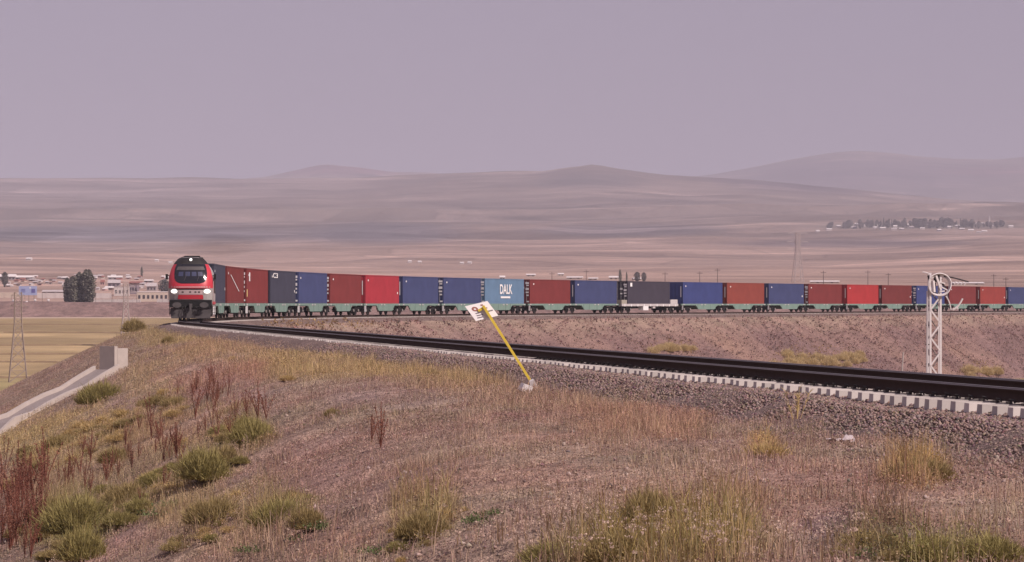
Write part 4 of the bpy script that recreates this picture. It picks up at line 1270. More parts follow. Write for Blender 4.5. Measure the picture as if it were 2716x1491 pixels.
def house(px0, px1, ytop, ybase, wall, roof, lab, windows=0, flat=False, group=None, Y=None, name='house', cat='house', eave=0.45):
    Y = depth_for(ybase, (px0 + px1) / 2) if Y is None else Y
    s = F_PX / Y
    w = (px1 - px0) / s; h = max((ybase - ytop) / s, 1.2)
    X = ((px0 + px1) / 2 - 1358) / s
    e = empty(name, (X, Y, CAM_H - (ybase - Y_HOR) / s), random.uniform(-0.12, 0.12))
    tag(e, lab, cat, group)
    dp = min(max(w * 0.6, 5), 14)
    wh = h * (0.92 if flat else (1 - eave))
    MB().box((0, dp / 2, wh / 2 - 0.4), (w, dp, wh + 0.8)).build('wall', 'wall_' + wall, e)
    if flat:
        MB().box((0, dp / 2, wh + h * 0.04), (w * 1.03, dp * 1.03, h * 0.08)).build('roof', 'roof_' + roof, e)
    else:
        hw2 = w / 2 * 1.05
        MB().prism([(-0.4, wh), (dp + 0.4, wh), (dp + 0.4, wh + 0.12), (dp / 2, h), (-0.4, wh + 0.12)], -hw2, hw2).build('roof', 'roof_' + roof, e)
    for k in range(windows):
        x = -w / 2 + w * (k + 0.5) / windows
        for z in ([0.5] if wh < 4.5 else [0.28, 0.72]):
            MB().box((x, -0.02, wh * z), (min(1.1, w / windows * 0.5), 0.12, min(1.3, wh * 0.4))).build('window', 'window_dark', e)
    return e
house(-6, 40, 727, 743, 'grey', 'white', 'long hall with a bright white roof at the left edge', 5)
house(40, 86, 730.5, 743, 'grey', 'white', 'lower long hall with white roof right of the edge hall', 4)
house(76, 92, 739, 746, 'brown', 'tin', 'small shed with pale roof below the long white halls', 1)
house(244, 257, 729, 738, 'white', 'tin', 'pale house touching the right side of the poplar clump', 1)
house(257, 272, 728, 737, 'pink', 'tin', 'pinkish house second to the right of the poplars', 2)
house(266, 277, 741, 757, 'pink', 'red', 'tall narrow pink house right of the poplars', 2)
house(286, 324, 731, 742, 'grey', 'white', 'long house with bright slanting roof above the white villa', 3)
house(286, 318, 742, 762, 'mauve', 'tin', 'greyish gabled house behind the white villa', 3)
house(303, 343, 761, 785, 'white', 'tin', 'large white villa with dark windows left of the locomotive', 4, True)
house(342, 364, 753, 780, 'mauve', 'brown', 'mauve block just right of the white villa', 3, True)
house(334, 344, 728, 734, 'white', 'white', 'tiny white house high above the mauve block', 0)
house(342, 374, 746, 756, 'pink', 'red', 'long low pink house behind the mauve block', 3)
house(382, 405, 741, 750, 'grey', 'white', 'house with bright roof left of the dark tree by the locomotive', 2)
house(374, 384, 749, 758, 'white', 'tin', 'small white gable left of the dark tree', 1)
house(389, 414, 750, 772, 'grey', 'tin', 'grey house with white gable close to the dark tree', 3)
house(364, 446, 773, 800, 'cream', 'white', 'long low cream building right beside the locomotive', 7, True)
house(254, 263, 761, 770, 'white', 'tin', 'small white hut right of the poplar trunks', 0)
house(277, 299, 759, 770, 'brown', 'white', 'barn with bright white roof left of the villa', 1)
house(436, 449, 733, 742, 'white', 'white', 'white roofed house peeping out left of the locomotive cab', 0)
house(163, 177, 733, 742, 'grey', 'white', 'white roofed house touching the left side of the poplars', 1)
house(154, 165, 746, 754, 'white', 'tin', 'white hut left of the poplar clump', 0)
for k, (x, y) in enumerate(((30, 743), (113, 744), (137, 744), (40, 757), (21, 753), (104, 749), (124, 752), (90, 752), (142, 748), (60, 748), (200, 733), (225, 731))):
    house(x - 4, x + 5, y - 5.5, y, random.choice(['white', 'pink', 'cream', 'grey']), random.choice(['tin', 'red', 'tin']), 'small pale hut scattered left of and behind the poplars', 0, group='small huts of the left settlement')
rr_ = random.Random(5)
for k in range(34):
    x = rr_.choice([rr_.uniform(248, 440), rr_.uniform(0, 172)]); y = rr_.uniform(730, 772) if x > 200 else rr_.uniform(735, 762)
    w_ = rr_.uniform(3, 7)
    house(x - w_, x + w_, y - rr_.uniform(4.5, 8), y, rr_.choice(['white', 'cream', 'pink', 'grey', 'mauve']), rr_.choice(['white', 'tin', 'red', 'white', 'brown']), 'small house in the jumble of the settlement by the poplars', 1 if w_ > 5 else 0, group='small houses of the left settlement')
house(112, 166, 769, 781, 'brown', 'tin', 'long dark brown shed left of the poplars', 5)
house(68, 82, 683, 691, 'white', 'white', 'lone white farmhouse in the fields high on the left', 0)
for x, y in ((1087, 697), (1113, 698), (1245, 700), (1225, 701), (415, 694), (452, 700)):
    house(x - 5, x + 5, y - 6.5, y, 'white', 'white', 'tiny white farmhouse in the fields above the train', 0, group='farmhouses in the fields')
for (a, b, t_, y, lab) in ((1325, 1340, 731, 742, 'white gabled house above the light blue container'), (1480, 1496, 724, 732, 'white house above the dark red container'), (1503, 1545, 733, 741, 'long white roofed barn above the blue container'),
                          (1615, 1640, 732, 742, 'white roofed house left of the tall tree behind the train'), (1680, 1702, 736, 744, 'pale house between the trees behind the train'), (1396, 1420, 726, 734, 'low pinkish house above the red container'),
                          (2150, 2225, 744, 752, 'long white roofed sheds behind the far dark red container'), (2530, 2610, 748, 756, 'long white roof right of the lattice mast'), (1560, 1585, 736, 743, 'small white barn left of the house by the tall tree')):
    house(a, b, t_, y, 'cream', 'white', lab, 2)
VH = [(2225, 603), (2265, 607), (2275, 598), (2305, 599), (2332, 602), (2360, 598), (2372, 611), (2405, 600), (2418, 606), (2447, 609), (2470, 603), (2482, 598), (2508, 600), (2540, 602), (2552, 610), (2565, 598), (2170, 616), (2200, 612), (2240, 606), (2256, 600), (2322, 607), (2342, 609), (2345, 597), (2392, 610), (2436, 602), (2455, 599), (2492, 614), (2576, 614), (2597, 619), (2612, 616), (2590, 596), (2606, 596), (2632, 604), (2682, 604), (2375, 604), (2520, 606), (2290, 602)]
for x, y in VH:
    wv = random.uniform(9, 15)
    house(x - wv / 2, x + wv / 2, y - random.uniform(5, 7), y, random.choice(['white', 'grey', 'white', 'mauve']), random.choice(['white', 'tin', 'white']), 'tiny pale house of the distant village on the right', 0, group='houses of the distant village')
# minaret
Yv = depth_for(604, 2624); s = F_PX / Yv
e = empty('minaret', ((2624 - 1358) / s, Yv, float(plain((2624 - 1358) / s, Yv)))); tag(e, 'slender white minaret in the distant village', 'minaret')
MB().tube([(0, 0, 0), (0, 0, 12)], 1.3, 8).build('shaft', 'wall_white', e); MB().tube([(0, 0, 12), (0, 0, 13)], 1.9, 8).build('gallery', 'wall_white', e); MB().tube([(0, 0, 13), (0, 0, 18)], 1.1, 8, 0.1).build('spire', 'roof_tin', e)

# walls and road sign in front of the settlement
def low_wall(px0, px1, py, h, Y, lab, m_='wall_white'):
    s = F_PX / Y
    x0, x1 = (px0 - 1358) / s, (px1 - 1358) / s
    n = max(2, int((x1 - x0) / 3.0))
    z = CAM_H - (py - Y_HOR) / s
    e = empty('boundary_wall', ((x0 + x1) / 2, Y, z)); tag(e, lab, 'wall')
    w = (x1 - x0) / n
    MB().box((0, 0, h / 2 - 0.5), (x1 - x0, 0.25, h + 1.0)).build('wall_panel', m_, e)
    for k in range(n + 1):
        MB().box((x0 + w * k - (x0 + x1) / 2, -0.02, h / 2 - 0.4), (0.4, 0.42, h + 1.0)).build('wall_pillar', m_, e)
low_wall(247, 332, 801, 0.9, 1026, 'low white wall along the top of the earth bank')
low_wall(336, 372, 801.5, 0.9, 1025, 'short low white wall below the white villa')
low_wall(418, 448, 802, 1.2, 1024, 'low white wall ending behind the locomotive')
low_wall(246, 294, 785, 1.0, 1085, 'pale garden wall right of the poplars')
low_wall(100, 172, 784, 1.0, 1090, 'long white wall left of the poplars')
low_wall(-10, 60, 783, 1.0, 1095, 'cream wall at the left edge below the halls', 'wall_cream')
mat('road_sign_blue', (0.36, 0.40, 0.62), 0.5, 0.05, 1.0); mat('road_sign_dark', (0.13, 0.12, 0.33), 0.5, 0.05, 1.0)
Yb = 1045.0; s = F_PX / Yb
e = empty('road_sign', ((74 - 1358) / s, Yb, CAM_H - (801 - Y_HOR) / s)); tag(e, 'large pale blue road sign on posts at the far left', 'road sign')
zc = (801 - 771) / s; wv, hv = 48 / s, 24 / s
MB().box((0, 0, zc), (wv, 0.12, hv)).build('panel', 'road_sign_blue', e)
MB().box((1.95, -0.09, zc - 0.1), (1.35, 0.05, 1.4)).build('dark_square', 'road_sign_dark', e)
for z in (0.45, 0.0, -0.45): MB().box((-1.7, -0.09, zc + z), (1.5, 0.05, 0.2)).build('lettering_line', 'road_sign_dark', e)
MB().box((0.8, -0.09, zc + 1.0), (0.5, 0.05, 0.5)).build('white_square', 'marking_white', e)
for x in (-2.0, 0.3, 2.2): MB().box((x, 0.15, zc / 2 - 0.6), (0.22, 0.2, zc + 1.2)).build('sign_post', 'pylon_steel', e)
for k, (x, y) in enumerate(((128, 799), (93, 799), (70, 804), (35, 800))):
    p = Vector(((x - 1358) / F_PX * 1005, 1005, CAM_H - (y - Y_HOR) / F_PX * 1005))
    tag(rock('white_boulder', p + Vector((0, 0, 0.3)), 0.5, 'chalk', (1.0, 0.8, 0.9), k + 9), 'small whitewashed stone below the blue road sign', 'stone', 'whitewashed stones on the bank')

# ------------------------------------------------------------------ plants
def leaf_cloud(P, size, col, flat=0.0):
    """one small triangle at every point"""
    n = len(P)
    a = rng.normal(0, 1, (n, 3)); a /= np.linalg.norm(a, axis=1)[:, None]
    b = rng.normal(0, 1, (n, 3)); b -= a * (a * b).sum(1)[:, None]; b /= np.linalg.norm(b, axis=1)[:, None]
    s = size[:, None]
    V = np.stack([P + a * s, P - a * s * 0.5 + b * s * 0.8, P - a * s * 0.5 - b * s * 0.8], 1).reshape(-1, 3)
    return V, np.arange(3 * n).reshape(-1, 3), np.repeat(col, 3, 0)

def blades(P, h, w, bend, col, az=None):
    n = len(P)
    az = rng.uniform(0, 6.283, n) if az is None else az
    d = np.stack([np.cos(az), np.sin(az), np.zeros(n)], 1)
    fa = rng.uniform(-0.9, 0.9, n)                                     # blades show their width to the slope below and above
    q = np.stack([np.cos(fa), np.sin(fa), np.zeros(n)], 1) * (w / 2)[:, None]
    up = np.array((0, 0, 1.0))
    m = P + up * (0.55 * h)[:, None] + d * (0.3 * bend * h)[:, None]
    t = P + up * (h * (1 - 0.25 * bend))[:, None] + d * (bend * h)[:, None]
    V = np.stack([P - q, P + q, m + q * 0.8, m - q * 0.8, t], 1).reshape(-1, 3)
    k = 5 * np.arange(n)[:, None]
    Fc = np.concatenate([k + np.array([0, 1, 2]), k + np.array([0, 2, 3]), k + np.array([3, 2, 4])])
    cc = np.repeat(col, 5, 0)
    return V, Fc, cc

def join(parts):
    V = []; Fc = []; C = []; k = 0
    for v, f, c in parts:
        V.append(v); Fc.append(f + k); C.append(c); k += len(v)
    return np.concatenate(V), np.concatenate(Fc), np.concatenate(C)

def scatter(n, t0, t1, pw, w0, w1):
    t = t0 + (t1 - t0) * rng.uniform(0, 1, n) ** pw
    w = rng.uniform(w0, w1, n)
    x, y = tu(t, -w)
    z = np.where(w < 3.3, bed(t, -w), emb(t, -w))
    px, py = project(x, y, z)
    k = (px > -160) & (px < 2880) & (py < 1640) & (y > 13)
    return t[k], -w[k], x[k], y[k], z[k]

# low dry ground cover: sprigs of small leaves and short stems
parts = []
for (n, t0, t1, pw, w0, w1, sz) in ((155000, 14, 48, 1.0, 2.1, 16.5, 1.0), (115000, 44, 86, 1.0, 2.1, 19, 1.5), (72000, 82, 186, 1.0, 2.1, 15, 2.5)):
    t, u, x, y, z = scatter(n, t0, t1, pw, w0, w1)
    c, st, gr, bl = cover(x, y, z, u)
    dens = 0.55 + 0.45 * fbm(x * 1.1, y * 0.8, 91, 3) + 0.4 * np.maximum(st, gr) - 0.55 * bl
    k = rng.uniform(0, 1, len(x)) < np.clip(dens, 0.04, 1)
    x, y, z, c, st, gr = x[k], y[k], z[k], c[k], st[k], gr[k]
    m_ = len(x)
    hgt = (0.03 + 0.06 * rng.uniform(0, 1, m_)) * (1 + 1.2 * st + 1.8 * gr) * sz ** 0.4
    for q in range(4):
        ox = rng.normal(0, 0.028 * sz ** 0.7, (m_, 3)); ox[:, 2] = 0
        P = np.stack([x, y, z], 1) + ox
        P[:, 2] += hgt * (0.25 + 0.85 * rng.uniform(0, 1, m_))
        col = np.clip(c * (1.15 + 0.0 * q) * rng.uniform(0.55, 1.55, (m_, 1)) + rng.normal(0, 0.014, (m_, 3)), 0.015, 0.7)
        parts.append(leaf_cloud(P, rng.uniform(0.006, 0.015, m_) * sz ** 0.75, col))
V, Fc, C = join(parts)
o = np_obj('low_weeds', V, Fc, 'plant', col=C); tag(o, 'low dry reddish weeds covering the near bank', kind='stuff')

# dry grass
parts = []
for (n, t0, t1, w0, w1, sz) in ((195000, 14, 50, 2.3, 16.5, 1.0), (155000, 46, 90, 2.3, 19, 1.4), (82000, 85, 190, 2.3, 15, 2.2)):
    t, u, x, y, z = scatter(n, t0, t1, 1.0, w0, w1)
    c, st, gr, bl = cover(x, y, z, u)
    cl = fbm(x * 1.6, y * 1.0, 95, 3)
    k = rng.uniform(0, 1, len(x)) < np.clip(0.32 + 0.9 * cl + 0.55 * st + 0.5 * gr - 0.75 * bl, 0.03, 1)
    x, y, z, c, st, gr, cl = x[k], y[k], z[k], c[k], st[k], gr[k], cl[k]; m_ = len(x)
    h = (0.06 + 0.13 * rng.uniform(0, 1, m_) ** 3) * (1 + 1.3 * st + 2.2 * gr) * (1 + 1.1 * np.clip(cl, 0, 1))
    col = np.clip(c * rng.uniform(0.6, 1.9, (m_, 1)) * np.array((1.08, 1.10, 1.02)) + rng.normal(0, 0.015, (m_, 3)), 0.02, 0.75)
    parts.append(blades(np.stack([x, y, z - 0.01], 1), h, rng.uniform(0.004, 0.008, m_) * sz, rng.uniform(0.0, 0.6, m_), col))
V, Fc, C = join(parts)
o = np_obj('dry_grass', V, Fc, 'plant', col=C); tag(o, 'dry straw coloured grass on the near bank', kind='stuff')

# scrub on the far side of the valley, below the train
n = 60000
t = rng.uniform(225, 640, n); u = 3.2 + 22 * rng.uniform(0, 1, n) ** 0.9
x, y = tu(t, u); z = emb(t, u)
cl = fbm(t * 0.35 + u * 0.12, u * 0.06, 51, 3)
k = rng.uniform(0, 1, n) < 0.5 + 0.7 * cl
t, u, x, y, z, cl = t[k], u[k], x[k], y[k], z[k], cl[k]; m_ = len(x)
col = np.array((0.245, 0.155, 0.142)) * rng.uniform(0.35, 1.7, (m_, 1)) + rng.normal(0, 0.012, (m_, 3))
px, py = project(x, y, z)
yl = np.zeros(m_)
for (cx, cy, rx, ry) in ((2160, 955, 140, 34), (1790, 925, 70, 18), (2600, 985, 60, 25), (760, 862, 130, 10), (920, 868, 90, 12)):
    yl = np.maximum(yl, np.clip(1.4 - ((px - cx) / rx) ** 2 - ((py - cy) / ry) ** 2, 0, 1))
yl *= rng.uniform(0.2, 1, m_)
col = col * (1 - yl[:, None]) + np.array((0.40, 0.27, 0.11)) * yl[:, None] * rng.uniform(0.6, 1.4, (m_, 1))
col = np.clip(col, 0.02, 0.6)
parts = []
for q in range(3):
    P = np.stack([x + rng.normal(0, 0.12, m_), y + rng.normal(0, 0.12, m_), z + (0.05 + 0.28 * rng.uniform(0, 1, m_)) * (1 + 1.2 * yl)], 1)
    parts.append(leaf_cloud(P, rng.uniform(0.06, 0.15, m_), col * rng.uniform(0.8, 1.2, (m_, 1))))
V, Fc, C = join(parts)
o = np_obj('slope_scrub', V, Fc, 'plant', col=C); tag(o, 'brown dry scrub on the slope below the train', kind='stuff')

# weeds with pale seed heads
pts = []
for (cx, cy, rx, ry, n) in ((1560, 1400, 300, 90, 70), (1850, 1400, 170, 100, 34), (2050, 1440, 400, 60, 30), (1880, 1200, 40, 60, 6), (1500, 1320, 120, 50, 12)):
    for _ in range(n):
        pts.append(at(random.gauss(cx, rx * 0.5), min(1488, random.gauss(cy, ry * 0.5)) + 30))
parts = []
for p in pts:
    h = random.uniform(0.16, 0.30); k = random.randint(2, 5)
    az = rng.uniform(0, 6.28, k); bd = rng.uniform(0.05, 0.45, k)
    B = np.tile(np.array(p), (k, 1))
    hh = h * rng.uniform(0.7, 1.1, k)
    parts.append(blades(B, hh, np.full(k, 0.006), bd, np.tile((0.33, 0.22, 0.14), (k, 1)), az))
    tip = B + np.stack([np.cos(az) * bd * hh, np.sin(az) * bd * hh, hh * (1 - 0.25 * bd)], 1)
    for q in range(k):
        m_ = 12
        P = tip[q] + rng.normal(0, 1, (m_, 3)) * np.array((0.016, 0.016, 0.006))
        parts.append(leaf_cloud(P, rng.uniform(0.006, 0.012, m_), np.array((0.62, 0.46, 0.38)) * rng.uniform(0.7, 1.2, (m_, 1))))
V, Fc, C = join(parts)
o = np_obj('seed_head_weeds', V, Fc, 'plant', col=C); tag(o, 'thin weeds with pale seed heads in the foreground', kind='stuff')

# soft green bushes: several shapes, each bush a thing
def bush_mesh(h, r, ramp, n=9000):
    th = rng.uniform(0, 6.283, n); el = np.arccos(rng.uniform(0.0, 1, n))
    ln = rng.uniform(0.55, 1.0, n) * (0.85 + 0.3 * vnoise(np.cos(th) * 2.2 + 7, np.sin(th) * 2.2, 5))
    d = np.stack([np.cos(th) * np.sin(el) * r, np.sin(th) * np.sin(el) * r, np.cos(el) * h], 1) * ln[:, None]
    base = d * rng.uniform(0.55, 1.0, n)[:, None]
    dn_ = d / (np.linalg.norm(d, axis=1)[:, None] + 1e-9)
    dr = 0.55 * dn_ + np.array((0, 0, 0.75)) + rng.normal(0, 0.40, (n, 3))
    tip = base + dr * rng.uniform(0.05, 0.12, n)[:, None]; tip[:, 2] = np.maximum(tip[:, 2], 0.01)
    q = np.cross(tip - base, rng.normal(0, 1, (n, 3))); q /= np.linalg.norm(q, axis=1)[:, None] + 1e-9
    q *= rng.uniform(0.005, 0.009, n)[:, None]
    V = np.stack([base - q, base + q, tip], 1).reshape(-1, 3)
    f = np.clip(rng.normal(0.5, 0.25, n), 0, 1)[:, None]
    col = np.array(ramp[0]) * (1 - f) + np.array(ramp[1]) * f
    col *= rng.uniform(0.7, 1.3, (n, 1))
    me = np_mesh('foliage', V, np.arange(3 * n).reshape(-1, 3), np.repeat(col, 3, 0))
    me.materials.append(MATS['plant'])
    s = MB()
    for k in range(7):
        a = random.uniform(0, 6.28); e_ = random.uniform(0.3, 0.9)
        s.tube([(0, 0, -0.03), (math.cos(a) * r * 0.3 * e_, math.sin(a) * r * 0.3 * e_, h * 0.35), (math.cos(a) * r * 0.6 * e_, math.sin(a) * r * 0.6 * e_, h * 0.7)], 0.008, 4, 0.003)
    o = s.build('stem', mat('stem', (0.26, 0.18, 0.11), 0.9, 0.2, 10.0)); sm = o.data; bpy.data.objects.remove(o)
    return me, sm
GREEN = ((0.28, 0.235, 0.095), (0.44, 0.370, 0.160)); OLIVE = ((0.30, 0.235, 0.105), (0.47, 0.355, 0.180)); GOLD = ((0.44, 0.32, 0.14), (0.64, 0.47, 0.24))
PALE = ((0.52, 0.40, 0.21), (0.76, 0.60, 0.36))
BM = {'pale': [bush_mesh(0.40, 0.40, PALE, 2500), bush_mesh(0.34, 0.5, PALE, 2500)], 'green': [bush_mesh(0.42, 0.40, GREEN), bush_mesh(0.36, 0.5, GREEN)], 'olive': [bush_mesh(0.40, 0.42, OLIVE), bush_mesh(0.34, 0.5, OLIVE)], 'straw': [bush_mesh(0.34, 0.3, GOLD, 1300), bush_mesh(0.26, 0.42, GOLD, 1300)]}
def bush(px, py, wpx, kind, lab, group=None, hs=1.0):
    p = at(px, py, 150 if group and 'beyond' in group else 14); s = (1.25 if group else 1.5) * wpx / (F_PX / p.y) / 0.85
    e = empty('wild_bush', p - Vector((0, 0, 0.02)), random.uniform(0, 6.28)); e.scale = (s, s, s * hs)
    tag(e, lab, 'bush', group)
    f, sm = BM[kind][random.randint(0, 1)]
    inst('foliage', f, e)['kind'] = 'stuff'; inst('stem', sm, e)
bush(262, 1072, 90, 'green', 'round green bush just below the concrete drain')
bush(680, 1175, 95, 'green', 'bright green bush with pale bare stalks on the slope')
bush(545, 1275, 110, 'green', 'green bush below the red dock stalks on the slope')
bush(600, 1240, 80, 'olive', 'olive bush between two green bushes on the slope')
bush(200, 1420, 150, 'green', 'large green bush at the lower left')
bush(140, 1385, 90, 'olive', 'olive bush behind the large lower left green bush')
bush(220, 1488, 110, 'green', 'green bush cut by the bottom edge at the left')
bush(330, 1350, 110, 'olive', 'olive bush right of the large lower left green bush')
bush(740, 1395, 110, 'green', 'green bush with yellow fringe near the bottom, left of centre')
bush(820, 1400, 80, 'olive', 'olive bush beside the low green leaves near the bottom')
bush(560, 1390, 110, 'olive', 'wide olive bush left of the bottom green bush')
bush(1110, 1440, 110, 'olive', 'olive green bush at the bottom left of centre')
bush(1180, 1390, 80, 'straw', 'yellowish bush above the leafy green plants')
bush(2435, 1275, 130, 'olive', 'yellow olive bush in the weeds on the right', hs=0.8)
bush(2030, 1215, 110, 'straw', 'golden grass tussock right of centre', hs=0.9)
bush(2320, 1465, 120, 'olive', 'dark olive bush at the bottom right', hs=0.8)
bush(2480, 1488, 150, 'green', 'green bush at the bottom edge on the right', hs=0.7)
bush(2640, 1490, 150, 'green', 'green bush in the bottom right corner', hs=0.7)
bush(1730, 1400, 130, 'olive', 'olive weed bush in the foreground right of centre', hs=1.1)
bush(1640, 1490, 140, 'olive', 'olive weed bush at the bottom edge right of centre', hs=0.9)
bush(1850, 1470, 130, 'olive', 'olive weed bush among the pale seed heads', hs=0.8)
bush(1480, 1495, 120, 'green', 'green weed bush at the bottom edge near the centre', hs=0.7)
bush(360, 880, 60, 'olive', 'small olive bush on the bank left of the track end', hs=0.8)
for k, (x, y, w) in enumerate(((420, 1075, 60), (330, 1110, 70), (250, 1150, 80), (160, 1200, 90), (90, 1240, 90), (480, 1190, 70), (300, 1230, 90), (410, 1280, 90), (640, 1320, 80), (880, 1105, 50), (760, 1010, 50), (1010, 985, 50), (1150, 1005, 50), (1230, 1020, 50), (620, 960, 45), (450, 910, 40), (930, 955, 36), (30, 1300, 90))):
    bush(x, y, w, 'straw' if k % 3 else 'olive', 'dry yellowish grass bush among the weeds of the bank', 'dry bushes on the bank', hs=0.8)
rr_ = random.Random(3)
BANDS = ((60, 1220, 480, 1080, 44, ('olive', 'straw', 'straw'), 75, 'in the upper straw band between drain and docks'), (100, 1480, 700, 1140, 56, ('green', 'olive', 'green', 'straw'), 85, 'in the long green band across the left slope'),
         (480, 1450, 780, 1320, 26, ('olive', 'green', 'straw'), 80, 'in the short band left of the bottom green bush'), (1050, 1480, 1210, 1360, 12, ('olive', 'green', 'straw'), 65, 'along the gully with the leafy plants'),
         (20, 1440, 300, 1280, 20, ('olive', 'straw'), 75, 'behind the red docks at the lower left'), (1350, 1488, 1950, 1478, 14, ('olive', 'green', 'olive'), 90, 'along the bottom edge right of centre'),
         (2230, 1488, 2716, 1475, 10, ('green', 'olive'), 90, 'along the bottom edge in the right corner'))
for (x0, y0, x1, y1, n_, kinds, wd, where) in BANDS:
    for _ in range(n_):
        f = rr_.random(); kd = rr_.choice(kinds)
        bush(x0 + (x1 - x0) * f + rr_.gauss(0, 26), min(1495, y0 + (y1 - y0) * f + rr_.gauss(0, 20)), wd * rr_.uniform(0.5, 1.05), kd, 'soft low ' + {'green': 'green', 'olive': 'olive', 'straw': 'straw coloured'}[kd] + ' bush ' + where, kd + ' bushes ' + where, rr_.uniform(0.4, 0.8))
for (cx, cy, rx, ry, n_) in ((2165, 962, 125, 16, 34), (1790, 932, 70, 8, 12), (2605, 992, 45, 10, 9)):
    for _ in range(n_):
        bush(rr_.uniform(cx - rx, cx + rx), rr_.uniform(cy - ry, cy + ry), rr_.uniform(24, 44), 'pale', 'pale yellow shrub on the slope beyond the near rails', 'yellow shrubs beyond the near rails', 1.0)
# dark brush by the end of the visible track
attr_mat('brush', 0.9)
for k, (x, y, w) in enumerate(((398, 868, 24), (416, 868, 26))):
    p = at(x, y, 120); s = F_PX / p.y; n = 260
    P = rng.normal(0, 1, (n, 3)) * np.array((0.45, 0.3, 0.16)) * (w / s / 0.9); P[:, 2] = np.abs(P[:, 2])
    V, Fc, C = leaf_cloud(P, rng.uniform(0.03, 0.09, n), np.array((0.055, 0.040, 0.022)) * rng.uniform(0.5, 1.5, (n, 1)))
    o = np_obj('dark_shrub', V, Fc, 'brush', col=C); o.location = p
    tag(o, ('left' if k == 0 else 'right') + ' one of two dark shrubs by the bank edge left of the locomotive', 'shrub')

# red dock plants
def dock_mesh(h, nb, col):
    parts = []; s = MB()
    for b in range(nb):
        a = random.uniform(0, 6.28); bd = random.uniform(0.05, 0.42) if b else 0.06; hh = h * random.uniform(0.55, 1.0) if b else h
        k = 9
        pts = [Vector((math.cos(a) * bd * hh * (q / (k - 1)) ** 1.5, math.sin(a) * bd * hh * (q / (k - 1)) ** 1.5, hh * q / (k - 1))) for q in range(k)]
        s.tube(pts, 0.008, 4, 0.003)
        n = 70
        f = rng.uniform(0.40, 1.0, n) ** 0.9
        P = np.stack([math.cos(a) * bd * hh * f ** 1.5, math.sin(a) * bd * hh * f ** 1.5, hh * f], 1) + rng.normal(0, 1, (n, 3)) * np.array((0.012, 0.012, 0.012)) * (1.35 - f)[:, None] * 1.5
        parts.append(leaf_cloud(P, rng.uniform(0.007, 0.014, n), np.array(col) * rng.uniform(0.55, 1.5, (n, 1))))
    V, Fc, C = join(parts)
    me = np_mesh('seed_spike', V, Fc, np.clip(C, 0.01, 0.6)); me.materials.append(MATS['plant'])
    o = s.build('stalk', mat('dock_stalk', (0.16, 0.055, 0.040), 0.9, 0.2, 10.0)); sm = o.data; bpy.data.objects.remove(o)
    return me, sm
DK = [dock_mesh(0.8, 6, (0.28, 0.115, 0.080)), dock_mesh(0.7, 7, (0.31, 0.14, 0.10)), dock_mesh(0.9, 4, (0.23, 0.10, 0.075)), dock_mesh(0.6, 6, (0.34, 0.18, 0.13))]
def dock(px, py, hpx, lab, group):
    p = at(px, py); s = hpx / (F_PX / p.y) / 0.8
    e = empty('dock_plant', p - Vector((0, 0, 0.02)), random.uniform(0, 6.28)); e.scale = (s, s, s)
    tag(e, lab, 'dock plant', group)
    f, sm = random.choice(DK); inst('seed_spike', f, e)['kind'] = 'stuff'; inst('stalk', sm, e)
dock(1010, 1195, 150, 'tall lone dark red dock plant left of centre', None)
dock(985, 1180, 110, 'shorter dock plant leaning against the tall lone one', None)
G1 = ('rust red dock plants in the thick stand at the lower left edge', 'dock stand at the lower left')
for k in range(46):
    dock(random.uniform(-20, 150), random.uniform(1290, 1490), random.uniform(90, 170), *G1)
G2 = ('reddish dock plants scattered on the slope between the green bushes', 'dock plants on the middle slope')
for (x, y) in ((385, 1150), (400, 1170), (415, 1215), (440, 1225), (455, 1230), (470, 1215), (480, 1240), (430, 1180), (360, 1230), (545, 1150), (560, 1140), (690, 1120), (705, 1115), (525, 1130), (225, 1210), (235, 1235), (330, 1190), (620, 1120), (280, 1290), (180, 1290)):
    dock(x + random.uniform(-8, 8), y + random.uniform(-8, 8), random.uniform(70, 115), *G2)
for k in range(24):
    f = random.random(); dock(150 + 480 * f + random.gauss(0, 40), 1330 - 210 * f + random.gauss(0, 40), random.uniform(60, 110), *G2)
G3 = ('purplish red dock plants in the patch right of the concrete drain', 'dock patch right of the drain')
for k in range(22):
    dock(random.gauss(560, 45), random.uniform(1015, 1085), random.uniform(45, 75), *G3)

# leafy green plants in the gully near the bottom
def leafy_mesh(n=260):
    P = rng.normal(0, 1, (n, 3)) * np.array((0.16, 0.12, 0.05)); P[:, 2] = np.abs(P[:, 2]) + 0.01
    return leaf_cloud(P, rng.uniform(0.012, 0.030, n), np.array((0.130, 0.160, 0.070)) * rng.uniform(0.4, 1.7, (n, 1)))
V, Fc, C = leafy_mesh(); LF_ = np_mesh('leafy_weed', V, Fc, np.clip(C, 0.01, 0.5)); LF_.materials.append(MATS['plant'])
for (x, y, w, lab) in ((1262, 1400, 90, 'leafy dark green plant, lower one of the gully pair'), (1310, 1375, 80, 'leafy dark green plant, upper one of the gully pair'), (850, 1415, 90, 'leafy green plant right of the bottom green bush'),
                       (800, 1440, 80, 'leafy green plant below the bottom green bush'), (1000, 1470, 90, 'dark leafy plant at the bottom left of centre'), (420, 1375, 90, 'dark leafy plant below the olive bush on the left slope'),
                       (460, 1345, 80, 'dark leafy plant in the gully of the left slope'), (670, 1475, 90, 'dark leafy plant at the bottom edge on the left'), (2300, 1480, 110, 'dark leafy plant at the bottom edge on the right')):
    p = at(x, y); s = w / (F_PX / p.y) / 0.55
    e = empty('leafy_weed', p, random.uniform(0, 6)); e.scale = (s, s, s); tag(e, lab, 'weed')
    inst('leaves', LF_, e)['kind'] = 'stuff'
